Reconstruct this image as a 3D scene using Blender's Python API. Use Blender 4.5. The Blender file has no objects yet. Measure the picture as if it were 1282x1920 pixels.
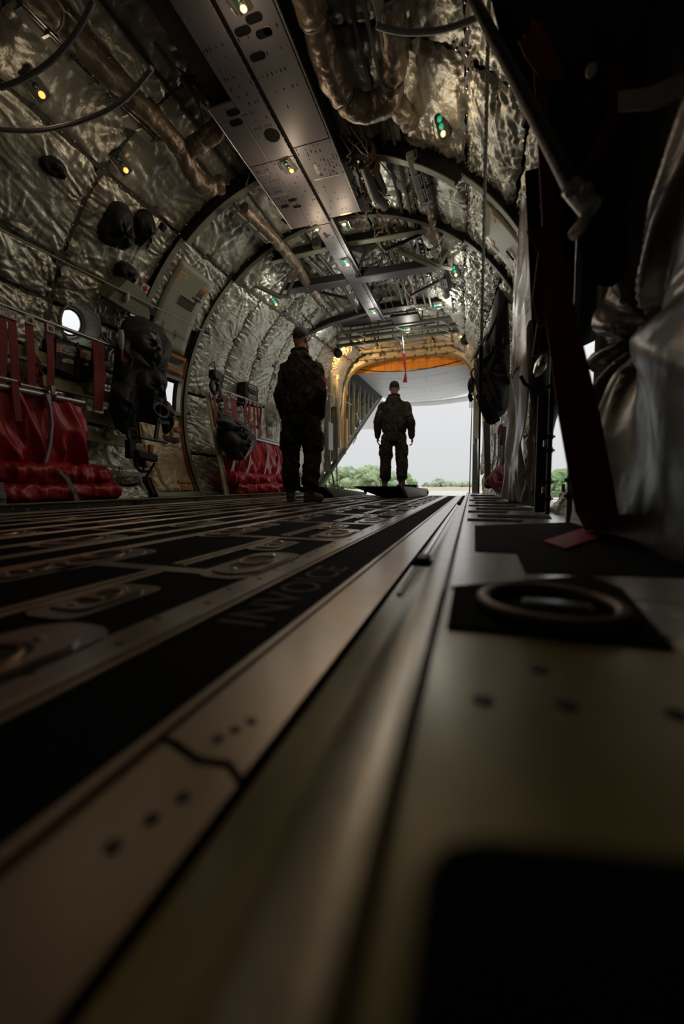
import bpy, bmesh, math, random
import numpy as np
from mathutils import Vector, Matrix
random.seed(7); np.random.seed(7)
SC = bpy.context.scene
COL = SC.collection
PI = math.pi
R_ = math.radians
# ------------------------------------------------------------------ camera
FPX, CX, CY = 747.0, 641.0, 960.0            # focal length in pixels of the 1282 x 1920 frame (14 mm on full frame)
YAW = math.atan(241.0 / FPX)
PIT = math.atan(54.0 / FPX * math.cos(YAW))
CAM = np.array([0.0, 0.0, 0.19])
cd = bpy.data.cameras.new('camera'); cam = bpy.data.objects.new('camera', cd); COL.objects.link(cam)
cam.location = CAM
cam.rotation_euler = (PI / 2 - PIT, 0, YAW)
cd.sensor_fit = 'VERTICAL'; cd.sensor_height = 36; cd.sensor_width = 24
cd.lens = FPX / 1920 * 36
cd.clip_start = 0.01; cd.clip_end = 3000
cd.dof.use_dof = True; cd.dof.focus_distance = 4.6; cd.dof.aperture_fstop = 1.8
SC.camera = cam
# ------------------------------------------------------------------ sky: overcast, brighter towards the zenith
W = bpy.data.worlds.new('overcast_sky'); SC.world = W; W.use_nodes = True
nt = W.node_tree; nt.nodes.clear()
tc = nt.nodes.new('ShaderNodeTexCoord'); sp = nt.nodes.new('ShaderNodeSeparateXYZ')
nt.links.new(tc.outputs['Generated'], sp.inputs[0])
rmp = nt.nodes.new('ShaderNodeValToRGB'); nt.links.new(sp.outputs['Z'], rmp.inputs[0])
rmp.color_ramp.elements[0].position = 0.0; rmp.color_ramp.elements[0].color = (.555, .56, .565, 1)
rmp.color_ramp.elements[1].position = 1.0; rmp.color_ramp.elements[1].color = (1.95, 2.0, 2.05, 1)
e = rmp.color_ramp.elements.new(0.22); e.color = (.64, .645, .655, 1)
bg = nt.nodes.new('ShaderNodeBackground'); ow = nt.nodes.new('ShaderNodeOutputWorld')
nt.links.new(rmp.outputs[0], bg.inputs[0]); bg.inputs[1].default_value = 1.0
nt.links.new(bg.outputs[0], ow.inputs[0])
# ------------------------------------------------------------------ exposure
SC.view_settings.view_transform = 'Standard'; SC.view_settings.look = 'None'
SC.view_settings.exposure = 0.3; SC.view_settings.gamma = 1.0; SC.view_settings.use_curve_mapping = False
LAMP_W = 1.4          # watts of one amber dome lamp
FLOOD_W = 24.0         # watts of one amber flood lamp over the ramp
SC.cycles.max_bounces = 10; SC.cycles.diffuse_bounces = 5; SC.cycles.glossy_bounces = 4
SC.cycles.sample_clamp_indirect = 4.0
SC.cycles.use_denoising = True

def portal(loc, rot, sx, sy):                 # tells the sampler where daylight comes in (emits nothing itself)
    l = bpy.data.lights.new('daylight_portal', 'AREA'); l.shape = 'RECTANGLE'; l.size = sx; l.size_y = sy
    l.cycles.is_portal = True
    o = bpy.data.objects.new('daylight_portal', l); COL.objects.link(o); o.location = loc; o.rotation_euler = rot
portal((-1.4, 9.6, 1.0), (R_(90), 0, 0), 3.6, 4.4)

# ------------------------------------------------------------------ materials
def lin(c):
    return tuple((x / 12.92 if x <= .04045 else ((x + .055) / 1.055) ** 2.4) for x in c)
def hexc(h): return lin(tuple(int(h[i:i + 2], 16) / 255 for i in (0, 2, 4)))
M = {}
def mat(name, col, rough=.6, metal=0.0, var=.0, vscale=6.0, bump=0.0, bscale=40.0, spec=.5, emit=None, estr=0.0, bstretch=None, detail=6, sheen=0, coat=0):
    m = bpy.data.materials.new(name); m.use_nodes = True
    n = m.node_tree; b = n.nodes['Principled BSDF']
    c = hexc(col) if isinstance(col, str) else col
    b.inputs['Base Color'].default_value = (*c, 1)
    b.inputs['Roughness'].default_value = rough; b.inputs['Metallic'].default_value = metal
    b.inputs['Specular IOR Level'].default_value = spec
    if coat: b.inputs['Coat Weight'].default_value = coat; b.inputs['Coat Roughness'].default_value = .24; b.inputs['Coat IOR'].default_value = 1.6
    if emit:
        b.inputs['Emission Color'].default_value = (*(hexc(emit) if isinstance(emit, str) else emit), 1)
        b.inputs['Emission Strength'].default_value = estr
    t = n.nodes.new('ShaderNodeTexCoord')
    if var:
        nz = n.nodes.new('ShaderNodeTexNoise'); nz.inputs['Scale'].default_value = vscale; nz.inputs['Detail'].default_value = detail
        n.links.new(t.outputs['Object'], nz.inputs['Vector'])
        r = n.nodes.new('ShaderNodeValToRGB')
        r.color_ramp.elements[0].position = .3; r.color_ramp.elements[1].position = .7
        r.color_ramp.elements[0].color = (*[x * (1 - var) for x in c], 1)
        r.color_ramp.elements[1].color = (*[min(1, x * (1 + var)) for x in c], 1)
        n.links.new(nz.outputs['Fac'], r.inputs[0]); n.links.new(r.outputs[0], b.inputs['Base Color'])
        q = n.nodes.new('ShaderNodeMapRange'); q.inputs['To Min'].default_value = rough * .75; q.inputs['To Max'].default_value = min(1, rough * 1.25)
        n.links.new(nz.outputs['Fac'], q.inputs['Value']); n.links.new(q.outputs[0], b.inputs['Roughness'])
    if bump:
        nb = n.nodes.new('ShaderNodeTexNoise'); nb.inputs['Scale'].default_value = bscale; nb.inputs['Detail'].default_value = 4
        if bstretch:
            mp = n.nodes.new('ShaderNodeMapping'); mp.inputs['Scale'].default_value = bstretch
            n.links.new(t.outputs['Object'], mp.inputs[0]); n.links.new(mp.outputs[0], nb.inputs['Vector'])
        else: n.links.new(t.outputs['Object'], nb.inputs['Vector'])
        bp = n.nodes.new('ShaderNodeBump'); bp.inputs['Strength'].default_value = bump; bp.inputs['Distance'].default_value = .01
        n.links.new(nb.outputs['Fac'], bp.inputs['Height']); n.links.new(bp.outputs[0], b.inputs['Normal'])
    M[name] = m; return m
mat('blanket', (.50, .505, .425), .34, .5, .12, 5, .55, 34, coat=.1)
mat('blanket_grey', (.30, .30, .295), .33, .45, .18, 6, .25, 40, coat=.1)
mat('blanket_dark', (.17, .17, .168), .3, .45, .18, 6, .15, 30)
mat('maroon', (.17, .025, .035), .6, 0, .2, 14, .3, 40)
mat('blanket_tan', (.58, .49, .34), .42, .25, .12, 6, .3, 40)
mat('duct_wrap', (.20, .16, .115), .38, .35, .2, 7, .6, 45, bstretch=(1, .5, 1))
mat('seam', (.075, .07, .055), .55, .1, .2, 20)
mat('snap', (.55, .54, .5), .25, 1.0)
mat('skin_dark', (.012, .012, .011), .8)
mat('green_paint', (.22, .235, .175), .45, 0, .08, 8, .04, 90)
mat('green_dark', (.070, .076, .052), .5, 0, .15, 8)
mat('hatch_paint', (.31, .32, .245), .42, 0, .1, 4, .03, 60)
mat('tray_grey', (.095, .095, .106), .48, 0, .08, 3, .03, 120)
mat('tray_edge', (.33, .33, .34), .4, .5, .2, 30)
mat('black', (.006, .006, .007), .55, 0, 0)
mat('black_matte', (.004, .004, .004), .9, spec=.1)
mat('black_fabric', (.010, .010, .013), .6, 0, .3, 30, .3, 90)
mat('black_gloss', (.010, .010, .013), .48, 0, 0, 5, .2, 30)
mat('floor_black', (.0065, .006, .0055), .95, 0, .25, 60, .35, 400, spec=.12)
mat('floor_metal', (.46, .355, .25), .32, .5, .2, 7, .04, 150, coat=.9)
mat('floor_metal_worn', (.36, .30, .25), .34, .55, .25, 14, .06, 90, coat=.7)
mat('rail_green', (.34, .28, .10), .32, .15, .2, 9, .03, 60, coat=.8)
mat('rail_silver', (.62, .61, .57), .16, .8, .2, 16, .1, 80)
mat('rail_lip_metal', (.42, .37, .25), .36, .3, .2, 16, .05, 80, coat=.9)
mat('ledge_plate', (.50, .49, .45), .26, .5, .22, 12, .03, 80, coat=1.0)
mat('rail_blue', (.045, .05, .055), .5, .1, .2, 10)
mat('tan_lip', (.30, .235, .12), .45, .2, .25, 9)
mat('stencil_worn', (.12, .105, .09), .9, 0, .6, 30)
mat('steel', (.5, .5, .5), .28, 1.0, .15, 20)
mat('alu_tube', (.42, .42, .43), .32, .8, .12, 20)
mat('ring_dark', (.13, .085, .055), .4, .6, .3, 30)
mat('bronze', (.34, .2, .09), .35, .8, .3, 30)
mat('red_nylon', (.46, .012, .026), .36, 0, .15, 14, .18, 30)
mat('red_web', (.26, .008, .014), .6, 0, .2, 40, .3, 200)
mat('red_tag', (.42, .012, .012), .6)
mat('orange_paint', (.50, .20, .03), .45, 0, .2, 10)
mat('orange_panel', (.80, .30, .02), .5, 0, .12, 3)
mat('yellow_mark', (.52, .26, .035), .5)
mat('white_mark', (.62, .60, .55), .5)
mat('label_black', (.008, .008, .008), .5)
mat('label_orange', (.42, .11, .03), .5)
mat('label_white', (.5, .5, .49), .5)
mat('litter_green', (.44, .42, .25), .5, 0, .14, 8, .04, 60)
mat('grey_web', (.30, .295, .29), .6, 0, .15, 60, .2, 200)
mat('rope', (.58, .56, .52), .7, 0, .2, 90, .4, 160)
mat('cable', (.45, .43, .39), .4, .6)
mat('wire', (.12, .08, .045), .5)
mat('door_grey', (.66, .67, .69), .5, 0, .05, 1.2)
mat('door_seam', (.12, .125, .13), .7)
mat('red_lens', (.5, .01, .01), .3)
mat('lens_green', (.02, .35, .16), .25, emit=(.03, .7, .35), estr=.30)
mat('lens_green_off', (.01, .06, .03), .2)
mat('lens_amber', (.8, .3, .08), .3, emit=(1.0, .30, .07), estr=2.2)
mat('lens_amber_hot', (.9, .6, .3), .3, emit=(1.0, .55, .20), estr=2.6)
mat('skin_tone', (.34, .17, .12), .5, 0, .1, 20)
mat('hair', (.014, .009, .007), .7, 0, .3, 90, .6, 300)
mat('cap', (.012, .012, .013), .8, 0, .2, 60, .3, 150)
mat('boot', (.11, .075, .05), .65, 0, .2, 20, .15, 80)
mat('tarmac', (.46, .44, .40), .9, 0, .12, .05)
mat('dry_grass', (.40, .34, .24), .95, 0, .22, .08)
mat('hedge', (.10, .15, .055), .9, 0, .4, .6)
mat('leaf', (.19, .30, .13), .8, 0, .45, .9, .6, 2)  # all the leaf greens are lightened to stand in for air haze
mat('leaf_pale', (.29, .38, .21), .8, 0, .35, .9, .6, 2)
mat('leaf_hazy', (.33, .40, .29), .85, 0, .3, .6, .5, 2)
mat('bark', (.08, .06, .045), .9)
def glassmat():
    m = bpy.data.materials.new('window_glass'); m.use_nodes = True; b = m.node_tree.nodes['Principled BSDF']
    b.inputs['Base Color'].default_value = (.95, .96, .96, 1); b.inputs['Transmission Weight'].default_value = 1
    b.inputs['Roughness'].default_value = .02; b.inputs['IOR'].default_value = 1.02; M['window_glass'] = m
glassmat()
def camo(name, cols, scale):
    m = bpy.data.materials.new(name); m.use_nodes = True; n = m.node_tree; b = n.nodes['Principled BSDF']
    t = n.nodes.new('ShaderNodeTexCoord'); z = n.nodes.new('ShaderNodeTexNoise')
    z.inputs['Scale'].default_value = scale; z.inputs['Detail'].default_value = 3; z.inputs['Distortion'].default_value = .6
    n.links.new(t.outputs['Object'], z.inputs[0])
    r = n.nodes.new('ShaderNodeValToRGB'); r.color_ramp.interpolation = 'CONSTANT'
    el = r.color_ramp.elements; pos = [0, .42, .5, .56, .63]
    el[0].color = (*cols[0], 1); el[1].position = pos[1]; el[1].color = (*cols[1], 1)
    for p, c in zip(pos[2:], cols[2:]):
        q = el.new(p); q.color = (*c, 1)
    n.links.new(z.outputs['Fac'], r.inputs[0]); n.links.new(r.outputs[0], b.inputs['Base Color'])
    b.inputs['Roughness'].default_value = .85; b.inputs['Specular IOR Level'].default_value = .2
    M[name] = m
camo('camo', [(.020, .017, .014), (.034, .031, .023), (.062, .050, .038), (.026, .022, .017), (.085, .072, .058)], 4.5)

# ------------------------------------------------------------------ mesh builder
def V3(p): return np.array(p, dtype=float)
def unit(v): v = V3(v); return v / (np.linalg.norm(v) + 1e-12)
def perp(t):
    a = V3((0, 0, 1)) if abs(t[2]) < .9 else V3((1, 0, 0))
    u = unit(np.cross(t, a)); return u, np.cross(t, u)
class MB:
    def __init__(s): s.v = []; s.f = []
    def add(s, vs, fs):
        o = len(s.v); s.v += [tuple(map(float, q)) for q in vs]; s.f += [tuple(i + o for i in f) for f in fs]; return s
    def box(s, c, d, ax=None, bev=0):
        c = V3(c); ax = np.eye(3) if ax is None else np.array(ax)
        h = V3(d) / 2
        if bev <= 0:
            vs = [c + ax.T @ (h * V3(k)) for k in ((-1, -1, -1), (1, -1, -1), (1, 1, -1), (-1, 1, -1), (-1, -1, 1), (1, -1, 1), (1, 1, 1), (-1, 1, 1))]
            return s.add(vs, [(0, 3, 2, 1), (4, 5, 6, 7), (0, 1, 5, 4), (1, 2, 6, 5), (2, 3, 7, 6), (3, 0, 4, 7)])
        b = min(bev, *(h * .9)); vs = []; idx = {}
        for sx in (-1, 1):
            for sy in (-1, 1):
                for sz in (-1, 1):
                    for a in range(3):
                        q = h - b; q[a] = h[a]; idx[(sx, sy, sz, a)] = len(vs); vs.append(c + ax.T @ (q * V3((sx, sy, sz))))
        fs = []
        I = idx
        for g in (-1, 1):
            fs.append([I[(g, -1, -1, 0)], I[(g, 1, -1, 0)], I[(g, 1, 1, 0)], I[(g, -1, 1, 0)]][::g])
            fs.append([I[(-1, g, -1, 1)], I[(-1, g, 1, 1)], I[(1, g, 1, 1)], I[(1, g, -1, 1)]][::g])
            fs.append([I[(-1, -1, g, 2)], I[(1, -1, g, 2)], I[(1, 1, g, 2)], I[(-1, 1, g, 2)]][::g])
        for a in (-1, 1):
            for c2 in (-1, 1):
                fs.append([I[(a, c2, -1, 0)], I[(a, c2, 1, 0)], I[(a, c2, 1, 1)], I[(a, c2, -1, 1)]])
                fs.append([I[(a, -1, c2, 0)], I[(a, 1, c2, 0)], I[(a, 1, c2, 2)], I[(a, -1, c2, 2)]])
                fs.append([I[(-1, a, c2, 1)], I[(1, a, c2, 1)], I[(1, a, c2, 2)], I[(-1, a, c2, 2)]])
        for sx in (-1, 1):
            for sy in (-1, 1):
                for sz in (-1, 1): fs.append([I[(sx, sy, sz, a)] for a in range(3)])
        return s.add(vs, fs)
    def bar(s, p0, p1, w, h, up=(0, 0, 1), bev=0):
        p0, p1 = V3(p0), V3(p1); t = unit(p1 - p0); x = np.cross(t, V3(up))
        x = unit(x) if np.linalg.norm(x) > 1e-6 else perp(t)[0]
        z = np.cross(x, t)
        return s.box((p0 + p1) / 2, (w, np.linalg.norm(p1 - p0), h), [x, t, z], bev)
    def tube(s, pts, r, n=8, caps=True, rs=None, jit=0):
        pts = [V3(p) for p in pts]; m = len(pts); vs = []; fs = []
        u = None
        for i, p in enumerate(pts):
            t = unit((pts[min(i + 1, m - 1)] - pts[max(i - 1, 0)]))
            if u is None: u, w = perp(t)
            else:
                u = unit(u - t * (u @ t)); w = np.cross(t, u)
            rr = rs[i] if rs is not None else r
            for k in range(n):
                a = 2 * PI * k / n; q = rr * (1 + (jit * (random.random() - .5) if jit else 0))
                vs.append(p + q * (math.cos(a) * u + math.sin(a) * w))
        for i in range(m - 1):
            for k in range(n):
                k2 = (k + 1) % n; fs.append((i * n + k, i * n + k2, (i + 1) * n + k2, (i + 1) * n + k))
        if caps: fs += [tuple(range(n))[::-1], tuple((m - 1) * n + k for k in range(n))]
        return s.add(vs, fs)
    def prism(s, poly, o, u, v, d):          # polygon in the plane o + u,v extruded by the vector d
        o, u, v, d = V3(o), V3(u), V3(v), V3(d); n = len(poly)
        a = [o + u * x + v * y for x, y in poly]; vs = a + [q + d for q in a]
        return s.add(vs, [tuple(range(n))[::-1], tuple(range(n, 2 * n))] + [(i, (i + 1) % n, n + (i + 1) % n, n + i) for i in range(n)])
    def poly3(s, pts, d):
        pts = [V3(p) for p in pts]; d = V3(d); n = len(pts); vs = pts + [q + d for q in pts]
        return s.add(vs, [tuple(range(n))[::-1], tuple(range(n, 2 * n))] + [(i, (i + 1) % n, n + (i + 1) % n, n + i) for i in range(n)])
    def ring(s, c, u, v, r0, r1, d, n=28, a0=0, a1=2 * PI, e=1.0):
        c, u, v, d = V3(c), V3(u), V3(v), V3(d); vs = []; fs = []
        full = abs(a1 - a0 - 2 * PI) < 1e-6; m = n if full else n + 1
        for k in range(m):
            a = a0 + (a1 - a0) * k / n; q = math.cos(a) * u * e + math.sin(a) * v
            vs += [c + q * r0, c + q * r1, c + q * r1 + d, c + q * r0 + d]
        for k in range(n):
            i, j = 4 * k, 4 * ((k + 1) % m)
            for t in range(4): fs.append((i + t, i + (t + 1) % 4, j + (t + 1) % 4, j + t))
        if not full: fs += [(0, 3, 2, 1), (4 * (m - 1), 4 * (m - 1) + 1, 4 * (m - 1) + 2, 4 * (m - 1) + 3)]
        return s.add(vs, fs)
    def torus(s, c, u, v, R, r, n=24, k=8, e=1.0):
        c, u, v = V3(c), unit(u), unit(v); w = np.cross(u, v); vs = []; fs = []
        for i in range(n):
            a = 2 * PI * i / n; q = math.cos(a) * u * e + math.sin(a) * v; rd = unit(q)
            for j in range(k):
                b = 2 * PI * j / k; vs.append(c + q * R + r * (math.cos(b) * rd + math.sin(b) * w))
        for i in range(n):
            for j in range(k): fs.append((i * k + j, i * k + (j + 1) % k, ((i + 1) % n) * k + (j + 1) % k, ((i + 1) % n) * k + j))
        return s.add(vs, fs)
    def ell(s, c, r, ax=None, nu=12, nv=8, jit=0):
        c = V3(c); ax = np.eye(3) if ax is None else np.array(ax); vs = [c + ax.T @ V3((0, 0, r[2]))]; fs = []
        for j in range(1, nv):
            th = PI * j / nv
            for i in range(nu):
                a = 2 * PI * i / nu; k = 1 + jit * (random.random() - .5)
                vs.append(c + ax.T @ (V3((r[0] * math.sin(th) * math.cos(a), r[1] * math.sin(th) * math.sin(a), r[2] * math.cos(th))) * k))
        vs.append(c - ax.T @ V3((0, 0, r[2]))); L = len(vs) - 1
        for i in range(nu):
            fs.append((0, 1 + i, 1 + (i + 1) % nu)); fs.append((L, L - nu + (i + 1) % nu, L - nu + i))
            for j in range(nv - 2):
                a = 1 + j * nu; fs.append((a + i, a + nu + i, a + nu + (i + 1) % nu, a + (i + 1) % nu))
        return s.add(vs, fs)
    def lathe(s, c, axis, prof, n=16, cap=True):
        c, t = V3(c), unit(axis); u, w = perp(t); vs = []; fs = []
        for (r, h) in prof:
            for k in range(n):
                a = 2 * PI * k / n; vs.append(c + t * h + r * (math.cos(a) * u + math.sin(a) * w))
        for i in range(len(prof) - 1):
            for k in range(n): fs.append((i * n + k, i * n + (k + 1) % n, (i + 1) * n + (k + 1) % n, (i + 1) * n + k))
        if cap: fs += [tuple(range(n))[::-1], tuple((len(prof) - 1) * n + k for k in range(n))]
        return s.add(vs, fs)
    def ribbon(s, pts, w, th=.003, side=None):   # webbing: width vector w
        pts = [V3(p) for p in pts]; m = len(pts); vs = []; fs = []
        for i, p in enumerate(pts):
            t = unit(pts[min(i + 1, m - 1)] - pts[max(i - 1, 0)])
            ww = V3(w[i]) if isinstance(w, list) else V3(w)
            nrm = unit(np.cross(t, ww)) * th / 2; h = ww / 2
            vs += [p - h - nrm, p + h - nrm, p + h + nrm, p - h + nrm]
        for i in range(m - 1):
            for k in range(4): fs.append((4 * i + k, 4 * i + (k + 1) % 4, 4 * i + 4 + (k + 1) % 4, 4 * i + 4 + k))
        fs += [(3, 2, 1, 0), tuple(4 * (m - 1) + k for k in range(4))]
        return s.add(vs, fs)
    def slab(s, P, d):                           # a grid sheet with thickness d
        nu, nv = P.shape[:2]; s.grid(P); o = len(s.v); s.grid(P + V3(d))
        ring_ = [i * nv for i in range(nu)] + [(nu - 1) * nv + j for j in range(1, nv)] + [i * nv + nv - 1 for i in range(nu - 2, -1, -1)] + list(range(nv - 2, 0, -1))
        b0 = o - nu * nv
        for k in range(len(ring_)): a, c = ring_[k], ring_[(k + 1) % len(ring_)]; s.f.append((b0 + a, b0 + c, o + c, o + a))
        return s
    def grid(s, P, keep=None):
        nu, nv = P.shape[:2]; o = len(s.v)
        s.v += [tuple(q) for q in P.reshape(-1, 3).tolist()]
        for i in range(nu - 1):
            for j in range(nv - 1):
                if keep is None or keep[i, j]:
                    a = o + i * nv + j; s.f.append((a, a + nv, a + nv + 1, a + 1))
        return s
    def pillow(s, poly, o, u, v, th, n=7, wr=.15, back=.15, seed=0):   # stuffed bag: outline in u,v inflated towards u x v
        rs = np.random.RandomState(seed); o, u, v = V3(o), V3(u), V3(v); w = unit(np.cross(u, v))
        P = []; m0 = len(poly)
        for i in range(m0):
            a, b = V3((*poly[i], 0))[:2], V3((*poly[(i + 1) % m0], 0))[:2]
            k = max(1, int(np.linalg.norm(b - a) / .04))
            for q in range(k): P.append(a + (b - a) * q / k)
        P = np.array(P); m = len(P)
        for _ in range(2): P = .5 * P + .25 * np.roll(P, 1, 0) + .25 * np.roll(P, -1, 0)
        c = P.mean(0); vs = []; fs = []
        ph = rs.rand(4) * 6; ang = np.arctan2(*(P - c).T[::-1])
        for side in (1, -1):
            for j in range(n):
                f = 1 - j / n; t = math.sqrt(max(0, 1 - f ** 2.6))
                for i in range(m):
                    q = c + (P[i] - c) * f
                    wv = 1 + wr * math.sin(3 * ang[i] + ph[0] + 5 * f) * t + wr * .7 * math.sin(8 * ang[i] + ph[1] + 9 * q[1]) * t + wr * .5 * math.sin(30 * q[0] + 22 * q[1] + ph[2])
                    h = th * t * wv if side > 0 else -th * back * t
                    vs.append(o + u * q[0] + v * q[1] + w * h)
        vs += [o + u * c[0] + v * c[1] + w * th, o + u * c[0] + v * c[1] - w * th * back]
        B = n * m
        for j in range(n - 1):
            for i in range(m):
                i2 = (i + 1) % m
                fs.append((j * m + i, j * m + i2, (j + 1) * m + i2, (j + 1) * m + i))
                fs.append((B + j * m + i2, B + j * m + i, B + (j + 1) * m + i, B + (j + 1) * m + i2))
        for i in range(m):
            i2 = (i + 1) % m
            fs.append((i2, i, B + i, B + i2)); fs.append(((n - 1) * m + i, (n - 1) * m + i2, 2 * B)); fs.append((B + (n - 1) * m + i2, B + (n - 1) * m + i, 2 * B + 1))
        return s.add(vs, fs)

def smooth_mesh(me, ang=40):
    me.polygons.foreach_set('use_smooth', [True] * len(me.polygons))
    try: me.set_sharp_from_angle(angle=R_(ang))
    except Exception: pass
def build(name, mb, m, parent=None, smooth=False, ang=40, label=None, stuff=False, solid=0):
    me = bpy.data.meshes.new(name); vs = mb.v
    if parent is not None:
        L = parent
        off = V3((0, 0, 0))
        while L is not None: off = off + V3(L.location); L = L.parent
        if np.abs(off).max() > 0: vs = (np.array(vs) - off).tolist()
    me.from_pydata(vs, [], mb.f); me.update()
    bm = bmesh.new(); bm.from_mesh(me); bmesh.ops.recalc_face_normals(bm, faces=bm.faces); bm.to_mesh(me); bm.free()
    if smooth: smooth_mesh(me, ang)
    me.materials.append(M[m] if isinstance(m, str) else m)
    o = bpy.data.objects.new(name, me); COL.objects.link(o)
    if parent is not None: o.parent = parent
    if label: o['label'] = label
    if stuff: o['kind'] = 'stuff'
    if solid:
        md = o.modifiers.new('thickness', 'SOLIDIFY'); md.thickness = solid; md.offset = 0
    return o
def thing(name, label, cat, loc=(0, 0, 0), group=None):
    o = bpy.data.objects.new(name, None); COL.objects.link(o); o.location = tuple(map(float, loc)); o.empty_display_size = .05
    o['label'] = label; o['category'] = cat
    if group: o['group'] = group
    return o
def tag(o, label, cat, group=None):
    o['label'] = label; o['category'] = cat
    if group: o['group'] = group
    return o
def struct(name, mb, m, **k):
    o = build(name, mb, m, **k); o['kind'] = 'structure'; return o
def dup(root, loc, label=None, group=None):
    r = root.copy(); COL.objects.link(r); r.location = tuple(map(float, loc))
    if label: r['label'] = label
    if group: r['group'] = group
    for ch in root.children:
        c = ch.copy(); COL.objects.link(c); c.parent = r
        for g in ch.children:
            d = g.copy(); COL.objects.link(d); d.parent = c
    return r
def text(name, s, size, o, u, v, m, parent, depth=.0008, spacing=1.0):   # lettering lying in the plane u (reading), v (up)
    cu = bpy.data.curves.new(name, 'FONT'); cu.body = s; cu.size = size; cu.align_x = 'CENTER'; cu.align_y = 'CENTER'; cu.extrude = depth; cu.space_character = spacing; cu.resolution_u = 3
    t = bpy.data.objects.new(name, cu); COL.objects.link(t)
    dg = bpy.context.evaluated_depsgraph_get(); me = bpy.data.meshes.new_from_object(t.evaluated_get(dg)); bpy.data.objects.remove(t)
    co = np.empty(len(me.vertices) * 3); me.vertices.foreach_get('co', co); co = co.reshape(-1, 3)
    u, v = unit(u), unit(v); w = np.cross(u, v); P = V3(o) + co[:, :1] * u + co[:, 1:2] * v + co[:, 2:] * w
    off = V3((0, 0, 0)); L = parent
    while L is not None: off = off + V3(L.location); L = L.parent
    me.vertices.foreach_set('co', (P - off).ravel()); me.update()
    me.materials.clear(); me.materials.append(M[m]); ob = bpy.data.objects.new(name, me); COL.objects.link(ob); ob.parent = parent; return ob

# ------------------------------------------------------------------ survey: a photograph pixel on a known plane of the hold
_f = V3((-math.sin(YAW) * math.cos(PIT), math.cos(YAW) * math.cos(PIT), -math.sin(PIT)))
_r = V3((math.cos(YAW), math.sin(YAW), 0)); _u = np.cross(_r, _f)
def ray(px, py): return _f + _r * (px - CX) / FPX - _u * (py - CY) / FPX
def atX(px, py, X): d = ray(px, py); return CAM + d * (X / d[0])
def atY(px, py, Y): d = ray(px, py); return CAM + d * (Y / d[1])
def atZ(px, py, Z): d = ray(px, py); return CAM + d * ((Z - CAM[2]) / d[2])

# ------------------------------------------------------------------ fuselage section
XC = -1.37
def sec(Y):
    t = min(1, max(0, (Y - 4.1) / 4.5))
    return 2.05 - .53 * t, 2.05 + .12 * t, 1.0 + .03 * t, 2 + 2.2 * t * t
def S(Y, a, d=0.0):                          # point of the lining at station Y, angle a (degrees), d inwards
    A, B, z, n = sec(Y); c, s_ = math.cos(R_(a)), math.sin(R_(a)); A -= d; B -= d
    return V3((XC + A * math.copysign(abs(c) ** (2 / n), c), Y, z + B * math.copysign(abs(s_) ** (2 / n), s_)))
def frame(Y, a):                             # tangent frame: along Y, up the wall (rising angle reversed), inwards
    p = S(Y, a); q = S(Y, a + .5); t = unit(q - p); e = V3((0, 1, 0)); n = unit(V3((XC, Y, 1.0)) - p); n = unit(n - t * (n @ t))
    return p, e, t, n
def cyl(px, py):
    d = ray(px, py); ox, oz = -XC, CAM[2] - 1.0; R2 = 2.05 ** 2
    a = d[0] ** 2 + d[2] ** 2; b = 2 * (ox * d[0] + oz * d[2]); c = ox * ox + oz * oz - R2
    t = (-b + math.sqrt(b * b - 4 * a * c)) / 2 / a; p = CAM + d * t
    return p[1], math.degrees(math.atan2(p[2] - 1.0, p[0] - XC)) % 360
def sill(Y): return -9 if Y < 7.15 else (Y - 7.15) * .53
def open_at(Y, a, grow=0.0):                 # openings cut through the lining and the skin
    aa = a % 360
    p = S(Y, aa)
    if aa > 150 and aa < 190 and (Y - 2.72) ** 2 + ((aa - 163) * .0358) ** 2 < (.165 + grow) ** 2: return True
    if 3.79 - grow < Y < 4.06 + grow and 168 - grow * 28 < aa < 178.5 + grow * 28: return True
    if (aa > 330 or aa < 18) and 2.25 - grow < Y < 4.25 + grow and p[2] < 1.75 and p[2] > .04: return True
    if p[2] < sill(Y) - grow: return True
    return False
def skin(name, a0, a1, Y0, Y1, da=1.5, dy=.06):
    na = int(round((a1 - a0) / da)); ny = int(round((Y1 - Y0) / dy)); g = np.zeros((ny + 1, na + 1, 3)); keep = np.ones((ny, na), bool)
    for i in range(ny + 1):
        for j in range(na + 1): g[i, j] = S(Y0 + i * dy, a0 + j * da, -.09)
    for i in range(ny):
        for j in range(na):
            if open_at(Y0 + (i + .5) * dy, a0 + (j + .5) * da): keep[i, j] = False
    return struct(name, MB().grid(g, keep), 'skin_dark')
wall_left = skin('wall_left', 130, 217, -2.52, 13.02)
wall_right = skin('wall_right', -37, 50, -2.52, 13.02)
ceiling = skin('ceiling', 50, 130, -2.52, 9.3, 4, .3)
b = MB(); pl = [tuple(S(-2.5, a)[[0, 2]]) for a in range(0, 360, 10)]
b.prism([(x, z) for x, z in pl], (0, -2.62, 0), (1, 0, 0), (0, 0, 1), (0, .1, 0)); struct('wall_front', b, 'skin_dark')

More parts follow.
